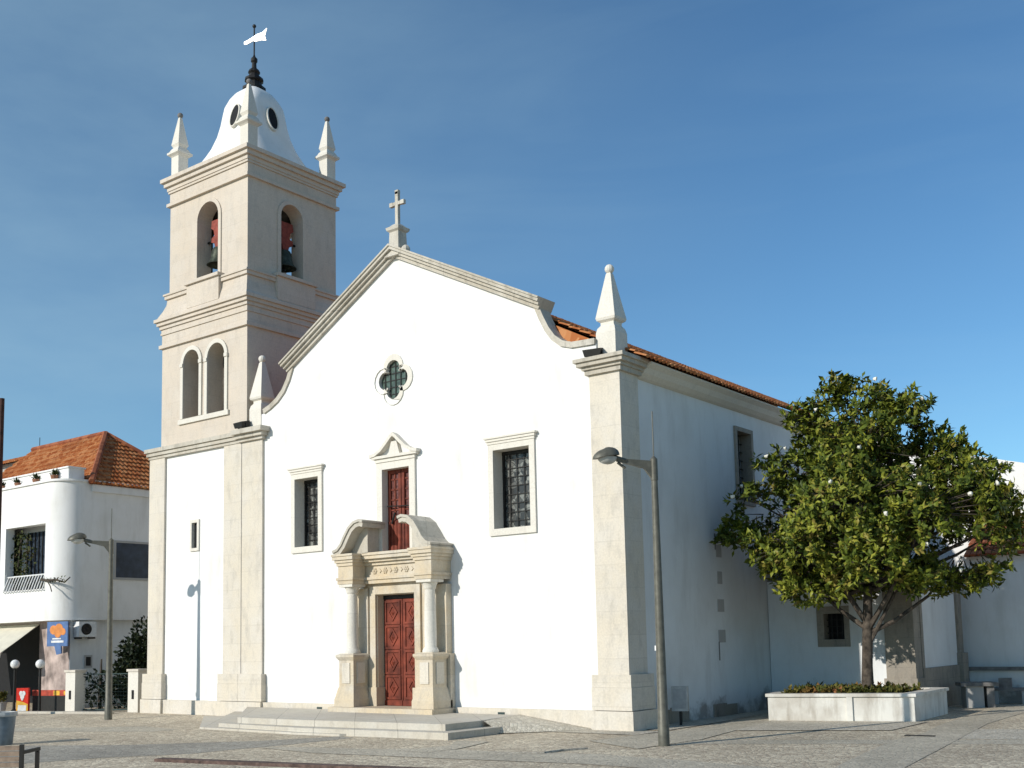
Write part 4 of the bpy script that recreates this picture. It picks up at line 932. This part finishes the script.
# cafe terrace
for x, lab in ((-24.9, 'white globe lamp on a dark post, left of the pair by the cafe'), (-23.2, 'white globe lamp on a dark post, right of the pair by the cafe')):
    gl = thing('globe_lamp', lab, 'lamp', (x, -1.5, 0), 0, 'globe lamps outside the cafe')
    MB().lathe([(.1, -.06), (.1, .05), (.05, .1), (.04, 1.5), (.07, 1.52), (.07, 1.56)], (0, 0, 0), 10).build('post', M['iron'], gl); MB().ball((0, 0, 1.69), .16, 16).build('globe', M['globe'], gl, smooth=True)
ad = thing('pavement_sign', 'red and yellow standing advertising sign outside the cafe', 'sign', (-24.2, -1.55, 0), .6)
ad.scale = (.72, 1, 1)
MB().box(-.3, .3, -.06, .06, .02, .85).build('board', M['signred'], ad)
MB().prism([(-.29, .04), (.29, .04), (.29, .28), (.05, .36), (-.29, .42)], -.066, -.055).build('yellow_panel', M['signyellow'], ad)
MB().prism([(-.22, .05), (.2, .05), (.22, .24), (-.2, .26)], -.072, -.06).build('white_panel', M['whitepaint'], ad)
m = MB()
for a, b, q in ((-.07, .66, .09), (.07, .66, .09), (0, .55, .1), (0, .47, .06)): m.plate([[(a + q * math.cos(t * PI / 6), b + q * math.sin(t * PI / 6)) for t in range(12)]], lambda x, z, d: (x, d, z), -.07 - q * .01, -.058)
m.build('white_emblem', M['whitepaint'], ad)
MB().box(-.26, .26, -.14, .14, -.05, .02).build('foot', M['iron'], ad)
ct = thing('cafe_screen', 'low terrace screen with a red and yellow banner outside the cafe', 'screen', (-22.6, -.9, 0), .2)
MB().box(-1.6, .55, .0, .05, 0, .58).build('panel', M['iron'], ct); MB().box(-1.6, .55, -.01, .06, .56, .76).build('banner', M['banner'], ct)
MB().box(-.55, -.25, -.014, -.008, .58, .74).box(-.05, .25, -.0135, -.0085, .6, .72).build('yellow_mark', M['signyellow'], ct)
MB().tube([(.35, .1, 0), (.4, .1, 1.1)], .05, 6).build('post', M['rust'], ct)
cpn = thing('potted_plant', 'yellowish potted plant at the left end of the cafe terrace', 'potted plant', (-25.6, -1.6, 0))
MB().lathe([(.14, 0), (.2, .3), (.22, .32)], (0, 0, 0), 12).build('pot', M['tan'], cpn)
m = MB(); m.raw = True
for j in range(120):
    d = rnd_unit(); d.z = abs(d.z) + .4; leafquad(m, Vector((random.uniform(-.15, .15), random.uniform(-.15, .15), random.uniform(.3, .6))), d, random.uniform(.12, .25), Vector((0, 0, 1)), .4)
m.build('foliage', M['bedding'], cpn)

# ------------------------------------------------------------ near left: bin, pole, bench
bn = thing('litter_bin', 'blue grey litter bin with a pale rim at the left edge of the square', 'bin', (-11.72, -8.93, 0))
MB().lathe([(.22, 0), (.23, .02), (.29, .66), (.29, .67)], (0, 0, 0), 18).build('body', M['bin'], bn, smooth=True)
MB().lathe([(.32, .66), (.33, .7), (.32, .76), (.27, .76), (.26, .68)], (0, 0, 0), 18).build('rim', M['binrim'], bn)
pp = thing('metal_pole', 'tall dark reddish brown pole at the left edge of the photo', 'pole', (-22.53, -3.5, 0))
MB().lathe([(.085, 0), (.085, 10.75)], (0, 0, 0), 10).build('shaft', M['rust'], pp); MB().lathe([(.16, 0), (.16, .06), (.1, .1)], (0, 0, 0), 10).build('base_plate', M['iron'], pp)
bq = thing('park_bench', 'wooden slatted bench with black metal ends at the lower left corner', 'bench', (-1.95, -13.83, 0), math.atan2(.61, .79))
sl_ = MB()
for k in range(5): sl_.box(-1.7, -.03, -.02, .02, .42 + k * .08, .485 + k * .08)
sl_.build('backrest', M['wood'], bq)
sl_ = MB()
for k in range(4): sl_.box(-1.7, -.03, .05 + k * .11, .14 + k * .11, .40, .43)
sl_.build('seat', M['wood'], bq)
for x in (-.03, -1.74):
    MB().box(x, x + .05, -.03, .03, 0, .82).box(x, x + .05, .03, .6, .68, .73).box(x, x + .05, .52, .57, 0, .68).box(x, x + .05, .03, .52, .35, .395).build('end_frame', M['iron'], bq)
